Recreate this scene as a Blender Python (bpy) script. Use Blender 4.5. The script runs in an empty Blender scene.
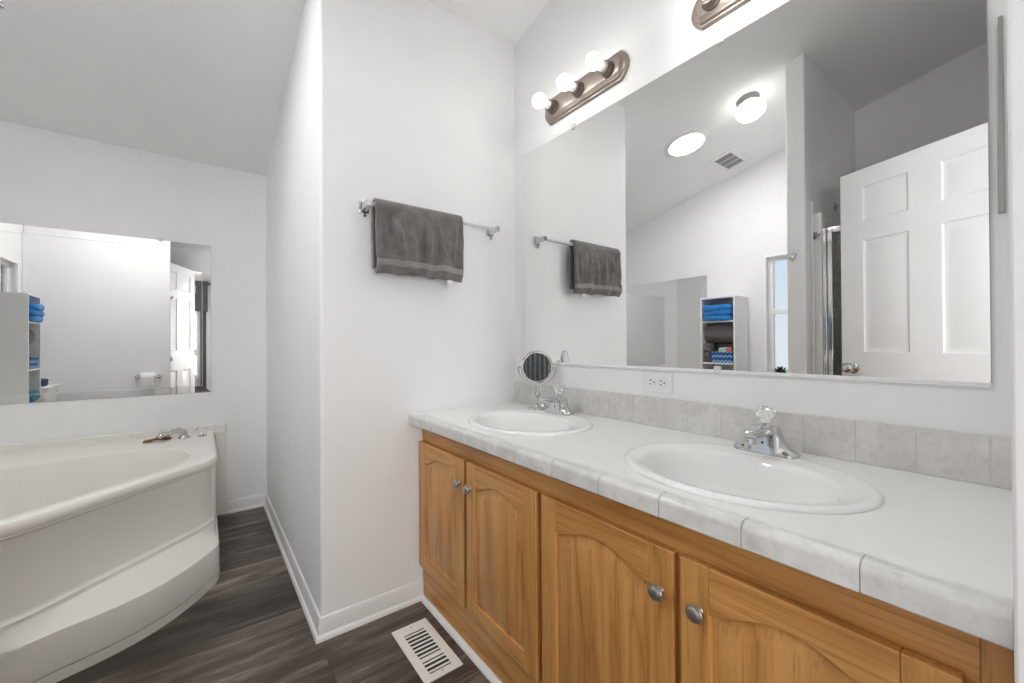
import bpy, bmesh, math, random
from mathutils import Vector, Matrix
from mathutils import noise as mnoise

random.seed(7)
SC = bpy.context.scene
COL = SC.collection
PI = math.pi

# ------------------------------------------------------------------ camera, world, exposure, large lights
F_PX, YAW, PITCH, ROLL, H = 409.33, 0.6483, 0.0054, -0.0056, 1.10
_f = Vector((math.sin(YAW), math.cos(YAW), 0)); _r = Vector((math.cos(YAW), -math.sin(YAW), 0)); _u = Vector((0, 0, 1))
_f, _u = _f * math.cos(PITCH) + _u * math.sin(PITCH), _u * math.cos(PITCH) - _f * math.sin(PITCH)
_r, _u = _r * math.cos(ROLL) + _u * math.sin(ROLL), _u * math.cos(ROLL) - _r * math.sin(ROLL)
cam_data = bpy.data.cameras.new('camera')
cam_data.sensor_width = 36.0
cam_data.lens = F_PX * 36.0 / 1024.0
cam_data.clip_start = 0.02
cam_data.clip_end = 100
cam = bpy.data.objects.new('camera', cam_data); COL.objects.link(cam)
cam.matrix_world = Matrix(((_r.x, _u.x, -_f.x, 0), (_r.y, _u.y, -_f.y, 0), (_r.z, _u.z, -_f.z, H), (0, 0, 0, 1)))
SC.camera = cam

W = bpy.data.worlds.new('daylight_sky'); SC.world = W; W.use_nodes = True
nt = W.node_tree
bg = nt.nodes['Background']
tc = nt.nodes.new('ShaderNodeTexCoord'); sx = nt.nodes.new('ShaderNodeSeparateXYZ'); cr = nt.nodes.new('ShaderNodeValToRGB')
nt.links.new(tc.outputs['Generated'], sx.inputs[0]); nt.links.new(sx.outputs['Z'], cr.inputs[0]); nt.links.new(cr.outputs[0], bg.inputs[0])
cr.color_ramp.elements[0].position = 0.0; cr.color_ramp.elements[0].color = (0.80, 0.88, 0.95, 1)
cr.color_ramp.elements[1].position = 0.5; cr.color_ramp.elements[1].color = (0.42, 0.64, 0.92, 1)
bg.inputs[1].default_value = 0.40

SC.view_settings.view_transform = 'Standard'
SC.view_settings.look = 'None'
SC.view_settings.gamma = 1.0
SC.view_settings.use_curve_mapping = False
SC.view_settings.exposure = 1.38
SC.cycles.use_denoising = True
SC.cycles.max_bounces = 14
SC.cycles.diffuse_bounces = 8
SC.cycles.glossy_bounces = 8
SC.cycles.sample_clamp_indirect = 10.0
SC.cycles.caustics_reflective = True
SC.cycles.caustics_refractive = False

def area(name, loc, rot, sx_, sy_, power, color):
    l = bpy.data.lights.new(name, 'AREA'); l.shape = 'RECTANGLE'; l.size = sx_; l.size_y = sy_; l.energy = power; l.color = color
    o = bpy.data.objects.new(name, l); COL.objects.link(o); o.location = loc; o.rotation_euler = rot
    return o
# daylight that comes in through the bedroom window behind the camera, plus an unseen side fill added for the open door
area('bedroom_daylight', (-0.48, -3.55, 1.15), (PI / 2, 0, 0), 0.86, 1.3, 32.0, (1.0, 0.99, 0.97))
area('added_side_fill', (2.12, -1.45, 1.35), (PI / 2, 0, PI / 2), 1.5, 1.3, 52.0, (1.0, 1.0, 1.0))
BULB, BULB2, SKY_TUBE, GLOBE = 4.2, 11.5, 31.5, 1.6

# ------------------------------------------------------------------ room dimensions
XW, YT, XS, YB = 1.2818, 1.6623, 0.3544, 3.2778      # vanity wall, towel wall, stub wall face, tub wall
XL = -1.288                                          # left wall
YF = 0.025                                           # bathroom face of the doorway wall
CT = 0.8055                                          # counter height
PIT = 0.2175
def cz(y): return 2.2728 + PIT * (YB - y)

# ------------------------------------------------------------------ materials
def newmat(name):
    m = bpy.data.materials.new(name); m.use_nodes = True
    return m, m.node_tree, m.node_tree.nodes['Principled BSDF']
def N(nt, t, **kw):
    n = nt.nodes.new('ShaderNode' + t)
    for k, v in kw.items(): setattr(n, k, v)
    return n
def coords(nt, scale=(1, 1, 1), rnd=False):
    tc = N(nt, 'TexCoord'); mp = N(nt, 'Mapping'); mp.inputs['Scale'].default_value = scale
    if rnd:
        oi = N(nt, 'ObjectInfo'); ad = N(nt, 'VectorMath', operation='ADD'); ml = N(nt, 'Math', operation='MULTIPLY'); ml.inputs[1].default_value = 7.3
        nt.links.new(oi.outputs['Random'], ml.inputs[0]); nt.links.new(tc.outputs['Object'], ad.inputs[0]); nt.links.new(ml.outputs[0], ad.inputs[1])
        nt.links.new(ad.outputs[0], mp.inputs[0])
    else:
        nt.links.new(tc.outputs['Object'], mp.inputs[0])
    return mp.outputs[0]
def noise(nt, vec, scale, detail=3, rough=0.5, dist=0.0):
    n = N(nt, 'TexNoise'); n.inputs['Scale'].default_value = scale; n.inputs['Detail'].default_value = detail
    n.inputs['Roughness'].default_value = rough; n.inputs['Distortion'].default_value = dist
    if vec: nt.links.new(vec, n.inputs['Vector'])
    return n.outputs['Fac']
def ramp(nt, fac, stops):
    r = N(nt, 'ValToRGB'); e = r.color_ramp.elements
    while len(e) < len(stops): e.new(0.5)
    for el, (p, c) in zip(e, stops): el.position = p; el.color = (*c, 1)
    nt.links.new(fac, r.inputs[0]); return r.outputs[0]
def mixc(nt, fac, a, b, mode='MIX'):
    m = N(nt, 'Mix', data_type='RGBA', blend_type=mode)
    for s, v in ((m.inputs[0], fac), (m.inputs[6], a), (m.inputs[7], b)):
        if hasattr(v, 'links') or hasattr(v, 'is_output'): nt.links.new(v, s)
        elif isinstance(v, tuple): s.default_value = (*v, 1)
        else: s.default_value = v
    return m.outputs[2]
def bump(nt, bsdf, h, strength, dist):
    b = N(nt, 'Bump'); b.inputs['Strength'].default_value = strength; b.inputs['Distance'].default_value = dist
    nt.links.new(h, b.inputs['Height']); nt.links.new(b.outputs[0], bsdf.inputs['Normal'])

def plain(name, col, rough=0.5, metal=0.0, vary=0.04, vscale=6.0, bmp=0.0, bscale=200, bdist=0.001, spec=0.5):
    m, nt, b = newmat(name)
    v = coords(nt)
    c = ramp(nt, noise(nt, v, vscale, 3), [(0.3, tuple(x * (1 - vary) for x in col)), (0.7, tuple(min(1, x * (1 + vary)) for x in col))])
    nt.links.new(c, b.inputs['Base Color'])
    b.inputs['Roughness'].default_value = rough; b.inputs['Metallic'].default_value = metal
    b.inputs['Specular IOR Level'].default_value = spec
    if bmp: bump(nt, b, noise(nt, v, bscale, 3), bmp, bdist)
    return m
def emit(name, col, strength):
    m, nt, b = newmat(name)
    b.inputs['Base Color'].default_value = (*col, 1); b.inputs['Emission Color'].default_value = (*col, 1); b.inputs['Emission Strength'].default_value = strength
    return m
def glassy(name, col=(1, 1, 1), rough=0.02, ior=1.49):
    m, nt, b = newmat(name)
    b.inputs['Base Color'].default_value = (*col, 1); b.inputs['Roughness'].default_value = rough; b.inputs['IOR'].default_value = ior
    b.inputs['Transmission Weight'].default_value = 1.0
    return m

M = {}
M['wall'] = plain('white_wall_paint', (0.885, 0.885, 0.885), 0.55, bmp=0.25, bscale=70, bdist=0.002, vary=0.01)
M['ceiling'] = plain('white_ceiling_paint', (0.885, 0.885, 0.88), 0.7, bmp=0.2, bscale=90, bdist=0.002, vary=0.01)
M['trim'] = plain('white_trim_paint', (0.84, 0.84, 0.84), 0.35, vary=0.01)
M['door'] = plain('white_door_paint', (0.86, 0.86, 0.86), 0.35, vary=0.01)
M['frame'] = plain('white_vinyl', (0.92, 0.92, 0.92), 0.3, vary=0.01)
M['melamine'] = plain('white_melamine', (0.82, 0.82, 0.82), 0.4, vary=0.01)
M['tub'] = plain('bisque_white_acrylic', (0.865, 0.845, 0.80), 0.22, vary=0.015, vscale=3)
M['porcelain'] = plain('white_porcelain', (0.88, 0.88, 0.87), 0.08, vary=0.005)
M['counter'] = plain('white_counter_laminate', (0.86, 0.86, 0.845), 0.22, vary=0.012, vscale=14)
M['chrome'] = plain('chrome', (0.62, 0.62, 0.62), 0.09, 1.0, vary=0.02)
M['dark_nickel'] = plain('dull_grey_nickel', (0.30, 0.30, 0.29), 0.5, 0.7, vary=0.05)
M['bright_metal'] = plain('pale_satin_metal', (0.82, 0.82, 0.82), 0.28, 0.6, vary=0.02)
M['nickel'] = plain('aged_nickel', (0.46, 0.44, 0.42), 0.42, 1.0, vary=0.15, vscale=60)
M['bronze'] = plain('warm_brushed_bronze', (0.36, 0.30, 0.265), 0.38, 0.75, vary=0.12, vscale=25)
M['bronze_dark'] = plain('dark_bronze', (0.16, 0.125, 0.11), 0.4, 0.7, vary=0.1, vscale=25)
M['socket'] = plain('white_socket', (0.85, 0.84, 0.80), 0.4)
M['bulb'] = emit('lit_bulb', (1.0, 0.98, 0.95), BULB)
M['bulb_bright'] = emit('brighter_lit_bulb', (1.0, 0.985, 0.96), BULB2)
M['skytube'] = emit('daylight_diffuser', (1.0, 1.0, 1.0), SKY_TUBE)
M['globe'] = emit('lit_opal_glass', (1.0, 0.97, 0.93), GLOBE)
M['acrylic'] = glassy('clear_acrylic')
M['clip'] = plain('clear_plastic_clip', (0.75, 0.75, 0.75), 0.15, vary=0.02)
def pane_glass():
    m, nt, b = newmat('window_glass')
    tr = N(nt, 'BsdfTransparent'); gl = N(nt, 'BsdfGlossy'); gl.inputs['Roughness'].default_value = 0.02
    fr = N(nt, 'Fresnel'); fr.inputs['IOR'].default_value = 1.45; mx = N(nt, 'MixShader')
    nt.links.new(fr.outputs[0], mx.inputs[0]); nt.links.new(tr.outputs[0], mx.inputs[1]); nt.links.new(gl.outputs[0], mx.inputs[2])
    nt.links.new(mx.outputs[0], nt.nodes['Material Output'].inputs['Surface'])
    return m
M['glass'] = pane_glass()
M['black'] = plain('black_matt', (0.02, 0.02, 0.02), 0.5)
M['dark_slot'] = plain('dark_opening', (0.03, 0.03, 0.03), 0.8)
M['vent_grey'] = plain('grey_vent_metal', (0.36, 0.36, 0.36), 0.5)
M['white_metal'] = plain('white_enamelled_metal', (0.88, 0.875, 0.85), 0.4)
M['grey_metal'] = plain('grey_metal', (0.40, 0.40, 0.38), 0.35, 0.6)
M['plate'] = plain('white_plastic', (0.84, 0.84, 0.83), 0.35, vary=0.01)
M['grout'] = plain('grey_grout', (0.36, 0.35, 0.335), 0.8)
M['grout_light'] = plain('pale_grout', (0.66, 0.655, 0.63), 0.8)
M['rust'] = plain('rusty_metal', (0.25, 0.13, 0.06), 0.6, 0.4, vary=0.4, vscale=80)
M['grey_fabric'] = plain('dark_grey_curtain', (0.09, 0.09, 0.095), 0.9, vary=0.15, vscale=15)
M['tissue'] = plain('white_tissue', (0.88, 0.88, 0.87), 0.9, bmp=0.3, bscale=120)
M['mint_paper'] = plain('mint_paper', (0.55, 0.72, 0.66), 0.6)
M['red_paper'] = plain('red_and_white_paper', (0.75, 0.2, 0.18), 0.5, vary=0.3, vscale=30)
M['leaf'] = plain('dark_green_leaf', (0.02, 0.04, 0.03), 0.4, vary=0.3, vscale=40)
M['cloth_slate'] = plain('slate_blue_cloth', (0.07, 0.12, 0.18), 0.9, vary=0.3, vscale=40, bmp=0.5, bscale=300)
M['shower_white'] = plain('white_fibreglass', (0.80, 0.80, 0.785), 0.3, vary=0.01)

def mirror_mat(name, col):
    m, nt, b = newmat(name)
    b.inputs['Base Color'].default_value = (*col, 1); b.inputs['Metallic'].default_value = 1.0; b.inputs['Roughness'].default_value = 0.0
    return m
M['mirror'] = mirror_mat('mirror_silver', (0.90, 0.905, 0.90))
M['bevel_glint'] = plain('painted_bevel_glint', (0.86, 0.87, 0.86), 0.2)  # pale colour painted in for the bright reflection along the bevel
M['mirror_edge'] = plain('mirror_edge_glass', (0.45, 0.47, 0.46), 0.15)

def floor_mat():
    m, nt, b = newmat('dark_wood_plank_floor')
    tc = N(nt, 'TexCoord')
    br = N(nt, 'TexBrick'); br.offset = 0.37; br.offset_frequency = 2; br.squash = 1.0
    br.inputs['Scale'].default_value = 1.0; br.inputs['Brick Width'].default_value = 1.22; br.inputs['Row Height'].default_value = 0.178
    br.inputs['Mortar Size'].default_value = 0.0012; br.inputs['Mortar Smooth'].default_value = 0.2; br.inputs['Bias'].default_value = 0.0
    br.inputs['Color1'].default_value = (0, 0, 0, 1); br.inputs['Color2'].default_value = (1, 1, 1, 1); br.inputs['Mortar'].default_value = (0.3, 0.3, 0.3, 1)
    mp0 = N(nt, 'Mapping'); mp0.inputs['Location'].default_value = (0.42, 0.05, 0)
    nt.links.new(tc.outputs['Object'], mp0.inputs[0]); nt.links.new(mp0.outputs[0], br.inputs['Vector'])
    # grain, shifted per plank
    ad = N(nt, 'VectorMath', operation='MULTIPLY_ADD'); ad.inputs[1].default_value = (3, 9, 5)
    nt.links.new(br.outputs['Color'], ad.inputs[0]); nt.links.new(tc.outputs['Object'], ad.inputs[2])
    mp = N(nt, 'Mapping'); mp.inputs['Scale'].default_value = (1.0, 6.5, 1); nt.links.new(ad.outputs[0], mp.inputs[0])
    g1 = noise(nt, mp.outputs[0], 2.2, 5, 0.6, 0.6)
    mp2 = N(nt, 'Mapping'); mp2.inputs['Scale'].default_value = (7, 110, 1); nt.links.new(ad.outputs[0], mp2.inputs[0])
    g2 = noise(nt, mp2.outputs[0], 1.5, 6, 0.7, 0.4)
    c1 = ramp(nt, g1, [(0.30, (0.036, 0.028, 0.022)), (0.46, (0.080, 0.062, 0.050)), (0.58, (0.15, 0.122, 0.100)), (0.72, (0.30, 0.255, 0.215))])
    c2 = ramp(nt, g2, [(0.3, (0.42, 0.42, 0.42)), (0.7, (1.5, 1.5, 1.5))])
    c = mixc(nt, 1.0, c1, c2, 'MULTIPLY')
    tone = ramp(nt, br.outputs['Color'], [(0.0, (0.45, 0.45, 0.45)), (0.5, (1.0, 0.98, 0.95)), (1.0, (1.9, 1.84, 1.76))])
    c = mixc(nt, 1.0, c, tone, 'MULTIPLY')
    c = mixc(nt, br.outputs['Fac'], c, (0.02, 0.017, 0.015))
    nt.links.new(c, b.inputs['Base Color'])
    b.inputs['Roughness'].default_value = 0.42
    bump(nt, b, g2, 0.15, 0.001)
    return m
M['floor'] = floor_mat()

def oak(name, axis):
    m, nt, b = newmat(name)
    s = {'z': (9, 9, 0.9), 'y': (11, 0.9, 11)}[axis]
    v = coords(nt, s, rnd=True)
    n1 = noise(nt, v, 0.8, 2, 0.45, 0.3)
    ml = N(nt, 'Math', operation='MULTIPLY'); ml.inputs[1].default_value = 13.0; nt.links.new(n1, ml.inputs[0])
    pp = N(nt, 'Math', operation='PINGPONG'); pp.inputs[1].default_value = 1.0; nt.links.new(ml.outputs[0], pp.inputs[0])
    c1 = ramp(nt, pp.outputs[0], [(0.0, (0.43, 0.19, 0.048)), (0.12, (0.52, 0.245, 0.068)), (0.5, (0.58, 0.28, 0.082)), (1.0, (0.64, 0.325, 0.105))])
    s2 = {'z': (120, 120, 3.0), 'y': (120, 3.0, 120)}[axis]
    v2 = coords(nt, s2, rnd=True)
    g = noise(nt, v2, 1.6, 3, 0.6)
    c2 = ramp(nt, g, [(0.28, (0.62, 0.55, 0.48)), (0.46, (1, 1, 1)), (0.75, (1.08, 1.07, 1.06))])
    c = mixc(nt, 0.85, c1, c2, 'MULTIPLY')
    nt.links.new(c, b.inputs['Base Color'])
    b.inputs['Roughness'].default_value = 0.33
    bump(nt, b, g, 0.12, 0.0006)
    return m
M['oak_v'] = oak('honey_oak_upright_grain', 'z')
M['oak_h'] = oak('honey_oak_level_grain', 'y')
M['oak_dark'] = plain('oak_cabinet_inside', (0.16, 0.07, 0.025), 0.5, vary=0.2)

def tile_mat(name, lo, hi, rough):
    m, nt, b = newmat(name)
    v = coords(nt)
    f1 = noise(nt, v, 9, 5, 0.62, 1.2); f2 = noise(nt, v, 55, 3, 0.6)
    c = ramp(nt, f1, [(0.32, lo), (0.66, hi)])
    c2 = ramp(nt, f2, [(0.30, (0.88, 0.88, 0.87)), (0.5, (1, 1, 1))])
    nt.links.new(mixc(nt, 1.0, c, c2, 'MULTIPLY'), b.inputs['Base Color'])
    b.inputs['Roughness'].default_value = rough
    bump(nt, b, f2, 0.1, 0.001)
    return m
M['tile_edge'] = tile_mat('pale_grey_edge_tile', (0.62, 0.615, 0.60), (0.77, 0.765, 0.75), 0.3)
M['tile_back'] = tile_mat('grey_backsplash_tile', (0.62, 0.605, 0.58), (0.76, 0.75, 0.725), 0.35)

def terry(name, lo, hi, scale=9):
    m, nt, b = newmat(name)
    v = coords(nt)
    c = ramp(nt, noise(nt, v, scale, 4, 0.6), [(0.3, lo), (0.7, hi)])
    f = noise(nt, v, 420, 2)
    c2 = ramp(nt, f, [(0.3, (0.7, 0.7, 0.7)), (0.7, (1.25, 1.25, 1.25))])
    nt.links.new(mixc(nt, 1.0, c, c2, 'MULTIPLY'), b.inputs['Base Color'])
    b.inputs['Roughness'].default_value = 0.95; b.inputs['Sheen Weight'].default_value = 0.3
    bump(nt, b, f, 0.9, 0.004)
    return m
M['towel'] = terry('taupe_grey_terry', (0.125, 0.113, 0.108), (0.235, 0.214, 0.204), 22)
M['towel_band'] = terry('taupe_grey_woven_band', (0.27, 0.25, 0.238), (0.36, 0.335, 0.32))
M['towel_blue'] = terry('bright_blue_terry', (0.005, 0.15, 0.50), (0.02, 0.32, 0.80), 22)
M['towel_grey'] = terry('charcoal_terry', (0.10, 0.095, 0.095), (0.19, 0.18, 0.18))
M['towel_teal'] = terry('teal_terry', (0.01, 0.13, 0.24), (0.02, 0.24, 0.38))

def pebbled_glass():
    m, nt, b = newmat('pebbled_shower_glass')
    v = coords(nt)
    b.inputs['Base Color'].default_value = (0.75, 0.77, 0.77, 1); b.inputs['Roughness'].default_value = 0.12; b.inputs['IOR'].default_value = 1.4
    b.inputs['Transmission Weight'].default_value = 0.9
    vo = N(nt, 'TexVoronoi'); vo.inputs['Scale'].default_value = 90; nt.links.new(v, vo.inputs['Vector'])
    bump(nt, b, vo.outputs['Distance'], 0.8, 0.01)
    return m
M['pebbled'] = pebbled_glass()

def chevron():
    m, nt, b = newmat('blue_zigzag_weave')
    tc = N(nt, 'TexCoord'); sp = N(nt, 'SeparateXYZ'); nt.links.new(tc.outputs['Object'], sp.inputs[0])
    pp = N(nt, 'Math', operation='PINGPONG'); pp.inputs[1].default_value = 0.016; nt.links.new(sp.outputs['Y'], pp.inputs[0])
    ad = N(nt, 'Math', operation='ADD'); nt.links.new(sp.outputs['Z'], ad.inputs[0]); nt.links.new(pp.outputs[0], ad.inputs[1])
    sn = N(nt, 'Math', operation='PINGPONG'); sn.inputs[1].default_value = 0.021; nt.links.new(ad.outputs[0], sn.inputs[0])
    mr = N(nt, 'MapRange'); mr.inputs['From Max'].default_value = 0.021; nt.links.new(sn.outputs[0], mr.inputs[0])
    c = ramp(nt, mr.outputs[0], [(0.0, (0.01, 0.07, 0.26)), (0.66, (0.015, 0.12, 0.40)), (0.80, (0.35, 0.58, 0.75))])
    nt.links.new(c, b.inputs['Base Color']); b.inputs['Roughness'].default_value = 0.7
    return m
M['chevron'] = chevron()

# ------------------------------------------------------------------ mesh builder
def wloc(o):
    v = Vector((0, 0, 0))
    while o is not None: v += o.location; o = o.parent
    return v
class MB:
    def __init__(s): s.bm = bmesh.new(); s.mi = 0
    def face(s, vs):
        try:
            f = s.bm.faces.new(vs); f.material_index = s.mi; return f
        except ValueError: return None
    def box(s, x0, x1, y0, y1, z0, z1):
        v = [s.bm.verts.new((x, y, z)) for x in (x0, x1) for y in (y0, y1) for z in (z0, z1)]
        for a in ((0, 1, 3, 2), (4, 6, 7, 5), (0, 4, 5, 1), (2, 3, 7, 6), (0, 2, 6, 4), (1, 5, 7, 3)): s.face([v[i] for i in a])
        return s
    def loft(s, rings, closed=True, cap0=True, cap1=True, mis=None):
        R = [[s.bm.verts.new(p) for p in r] for r in rings]
        n = len(R[0])
        for k in range(len(R) - 1):
            if mis: s.mi = mis[k]
            for i in range(n if closed else n - 1):
                j = (i + 1) % n
                s.face((R[k][i], R[k][j], R[k + 1][j], R[k + 1][i]))
        if cap0: s.face(R[0][::-1])
        if cap1: s.face(R[-1])
        return s
    def lathe(s, prof, c=(0, 0, 0), axis=(0, 0, 1), n=32, sx=1.0, flute=None):
        """prof: list of (radius, height along axis)"""
        ax = Vector(axis).normalized(); q = Vector((0, 0, 1)).rotation_difference(ax); c = Vector(c)
        rings = []
        for r, h in prof:
            r = max(r, 1e-5)
            rings.append([c + q @ Vector((r * (1 if not flute else 1 - flute * (k % 2)) * math.cos(2 * PI * k / n) * sx, r * (1 if not flute else 1 - flute * (k % 2)) * math.sin(2 * PI * k / n), h)) for k in range(n)])
        return s.loft(rings)
    def cyl(s, a, b, r, n=20, r2=None):
        a = Vector(a); b = Vector(b); d = b - a
        return s.lathe([(r, 0), (r if r2 is None else r2, d.length)], a, d, n)
    def ball(s, c, r, n=24, sz=1.0, axis=(0, 0, 1), m=12):
        return s.lathe([(r * math.sin(PI * k / m), -r * sz * math.cos(PI * k / m)) for k in range(m + 1)], c, axis, n)
    def tube(s, pts, r, n=12):
        pts = [Vector(p) for p in pts]; rings = []; rr = r if isinstance(r, (list, tuple)) else [r] * len(pts)
        prev = None
        for i, p in enumerate(pts):
            t = (pts[min(i + 1, len(pts) - 1)] - pts[max(i - 1, 0)]).normalized()
            if prev is None:
                a = Vector((0, 0, 1)) if abs(t.z) < 0.9 else Vector((1, 0, 0))
                u = t.cross(a).normalized()
            else:
                u = (prev - t * prev.dot(t)).normalized()
            prev = u; w = t.cross(u)
            rings.append([p + (u * math.cos(2 * PI * k / n) + w * math.sin(2 * PI * k / n)) * rr[i] for k in range(n)])
        return s.loft(rings)
    def extrude(s, outer, holes, axis, a, b, side_mi=None):
        """polygon with holes, in the two other axes in order, extruded along axis from a to b"""
        def P(q, t):
            return {'x': (t, q[0], q[1]), 'y': (q[0], t, q[1]), 'z': (q[0], q[1], t)}[axis]
        loops = [outer] + list(holes)
        mi = s.mi
        caps = []
        for t in (a, b):
            es = []; vl = []
            for lp in loops:
                vs = [s.bm.verts.new(P(q, t)) for q in lp]; vl.append(vs)
                es += [s.bm.edges.new((vs[i], vs[(i + 1) % len(vs)])) for i in range(len(vs))]
            r = bmesh.ops.triangle_fill(s.bm, use_beauty=True, use_dissolve=True, edges=es)
            for g in r['geom']:
                if isinstance(g, bmesh.types.BMFace): g.material_index = mi
            caps.append(vl)
        if side_mi is not None: s.mi = side_mi
        for va, vb in zip(*caps):
            for i in range(len(va)):
                j = (i + 1) % len(va); s.face((va[i], va[j], vb[j], vb[i]))
        s.mi = mi
        return s
    def xform(s, mat):
        bmesh.ops.transform(s.bm, matrix=mat, verts=s.bm.verts); return s
    def build(s, name, mats, parent=None, origin=None, local=False, bevel=0.0, segs=2, smooth=35, sub=0, recalc=True):
        bm = s.bm
        if recalc: bmesh.ops.recalc_face_normals(bm, faces=bm.faces)
        off = Vector((0, 0, 0))
        if parent is not None and not local: off = wloc(parent)
        if origin is not None: off = Vector(origin)
        if off.length: bmesh.ops.translate(bm, vec=-off, verts=bm.verts)
        me = bpy.data.meshes.new(name); bm.to_mesh(me); bm.free()
        for m in (mats if isinstance(mats, (list, tuple)) else [mats]): me.materials.append(M[m])
        o = bpy.data.objects.new(name, me); COL.objects.link(o)
        if origin is not None: o.location = origin
        if parent is not None: o.parent = parent
        if bevel:
            bv = o.modifiers.new('bevel', 'BEVEL'); bv.width = bevel; bv.segments = segs; bv.limit_method = 'ANGLE'; bv.angle_limit = math.radians(40)
        if sub:
            sm = o.modifiers.new('subdivision', 'SUBSURF'); sm.levels = sub; sm.render_levels = sub
        if smooth:
            for p in me.polygons: p.use_smooth = True
            me.set_sharp_from_angle(angle=math.radians(smooth))
        return o

def thing(name, label, cat, loc=(0, 0, 0), rotz=0.0, group=None):
    o = bpy.data.objects.new(name, None); COL.objects.link(o); o.empty_display_size = 0.05
    o.location = loc; o.rotation_euler = (0, 0, rotz)
    return tag(o, label, cat, group)
def tag(o, label, cat, group=None):
    o['label'] = label; o['category'] = cat
    if group: o['group'] = group
    return o
def struct(o, label=None, cat=None):
    o['kind'] = 'structure'
    if label: o['label'] = label
    if cat: o['category'] = cat
    return o
def copy_thing(o, loc, label, parent=None):
    c = o.copy(); COL.objects.link(c)
    if parent is None: c.location = loc; c['label'] = label
    else: c.parent = parent
    for ch in list(o.children): copy_thing(ch, None, None, c)
    return c
def smoothstep(t): t = max(0, min(1, t)); return t * t * (3 - 2 * t)

# ------------------------------------------------------------------ room shell
YBED = -3.30
struct(MB().box(-2.2, 2.0, YBED - 0.1, YB + 0.1, -0.06, 0).build('floor', 'floor', smooth=0), 'dark brown-grey wood plank floor', 'floor')
YR = -0.06
def crz(y): return cz(y) if y >= YR else cz(YR) - 0.2175 * (YR - y)
m = MB(); ys = [YB + 0.12, YR, YBED - 0.12]
m.extrude([(y, crz(y)) for y in ys] + [(y, crz(y) + 0.1) for y in ys[::-1]], [], 'x', -2.25, 2.05)
struct(m.build('ceiling', 'ceiling', smooth=0), 'white sloped ceiling', 'ceiling')

def wall_x(name, x0, x1, y0, y1, label, holes=()):
    pts = [(y0, 0), (y1, 0), (y1, crz(y1) + 0.02)]
    if y0 < YR < y1: pts.append((YR, crz(YR) + 0.02))
    pts.append((y0, crz(y0) + 0.02))
    o = MB().extrude(pts, holes, 'x', x0, x1).build(name, 'wall', smooth=0)
    return struct(o, label, 'wall')
def wall_y(name, x0, x1, y0, y1, label, outline=None, holes=()):
    z0, z1 = crz(y0) + 0.02, crz(y1) + 0.02
    z = min(z0, z1)
    m = MB().extrude(outline or [(x0, 0), (x1, 0), (x1, z), (x0, z)], holes, 'y', y0, y1)
    return struct(m.build(name, 'wall', smooth=0), label, 'wall')
wall_x('wall_right', XW, XW + 0.1, -0.085, YT + 0.05, 'white wall behind the double vanity')
# closet block whose front carries the towel bar and whose side runs back to the tub wall (rounded outside corner)
r = 0.014
fp = [(XS + r - r * math.sin(a), YT + r - r * math.cos(a)) for a in [PI / 2 * k / 6 for k in range(7)]]
fp = [(XW + 0.1, YT)] + fp + [(XS, YB + 0.1), (XW + 0.1, YB + 0.1)]
m = MB(); m.loft([[(x, y, 0) for x, y in fp], [(x, y, crz(y) + 0.02) for x, y in fp]])
struct(m.build('wall_towel', 'wall', smooth=35), 'white projecting wall with the grey towel on it', 'wall')
wall_y('wall_back', XL - 0.1, XS + 0.05, YB, YB + 0.1, 'white wall behind the corner tub')
WY0, WY1, WZ0, WZ1 = 1.06, 1.49, 0.80, 1.84
wall_x('wall_left', XL - 0.1, XL, -0.085, YB + 0.1, 'white left wall with narrow window', [[(WY0, WZ0), (WY1, WZ0), (WY1, WZ1), (WY0, WZ1)]])
PX, PY0, PY1 = -0.264, 0.868, 0.965
m = MB(); m.extrude([(PY0, 0), (PY1, 0), (PY1, crz(PY1) + 0.02), (PY0, crz(PY0) + 0.02)], [], 'x', XL, PX)
struct(m.build('wall_shower', 'wall', smooth=0, bevel=0.008), 'white partition wall beside the shower', 'wall')
DX0, DX1, DZ = -0.105, 0.682, 2.045
zt = crz(YF) + 0.02
o = wall_y('wall_front', XL - 0.1, XW + 0.1, -0.085, YF, 'white wall with the doorway',
           outline=[(XL - 0.1, 0), (DX0, 0), (DX0, DZ), (DX1, DZ), (DX1, 0), (XW + 0.1, 0), (XW + 0.1, zt), (XL - 0.1, zt)])
# bedroom beyond the doorway
BW = (-0.92, -0.04, 0.5, 1.95)
wall_x('wall_bedroom_left', -2.15, -2.05, YBED, -0.085, 'white bedroom side wall')
BW2 = (-2.2, -0.7, 0.7, 2.0)  # hole cut for the added side window
wall_x('wall_bedroom_right', 1.85, 1.95, YBED, -0.085, 'white bedroom side wall', [[(BW2[0], BW2[2]), (BW2[1], BW2[2]), (BW2[1], BW2[3]), (BW2[0], BW2[3])]])
wall_y('wall_bedroom_far', -2.15, 1.95, YBED - 0.1, YBED, 'white bedroom wall with window', holes=[[(BW[0], BW[2]), (BW[1], BW[2]), (BW[1], BW[3]), (BW[0], BW[3])]])

# door jamb lining
m = MB()
m.box(DX0 - 0.001, DX0 + 0.018, -0.09, YF + 0.001, 0, DZ); m.box(DX1 - 0.012, DX1 + 0.001, -0.09, YF + 0.0015, 0, DZ); m.box(DX0, DX1, -0.09, YF + 0.001, DZ - 0.018, DZ + 0.001)
struct(m.build('trim_1', 'trim', bevel=0.003), 'white door jamb lining', 'door jamb')

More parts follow.
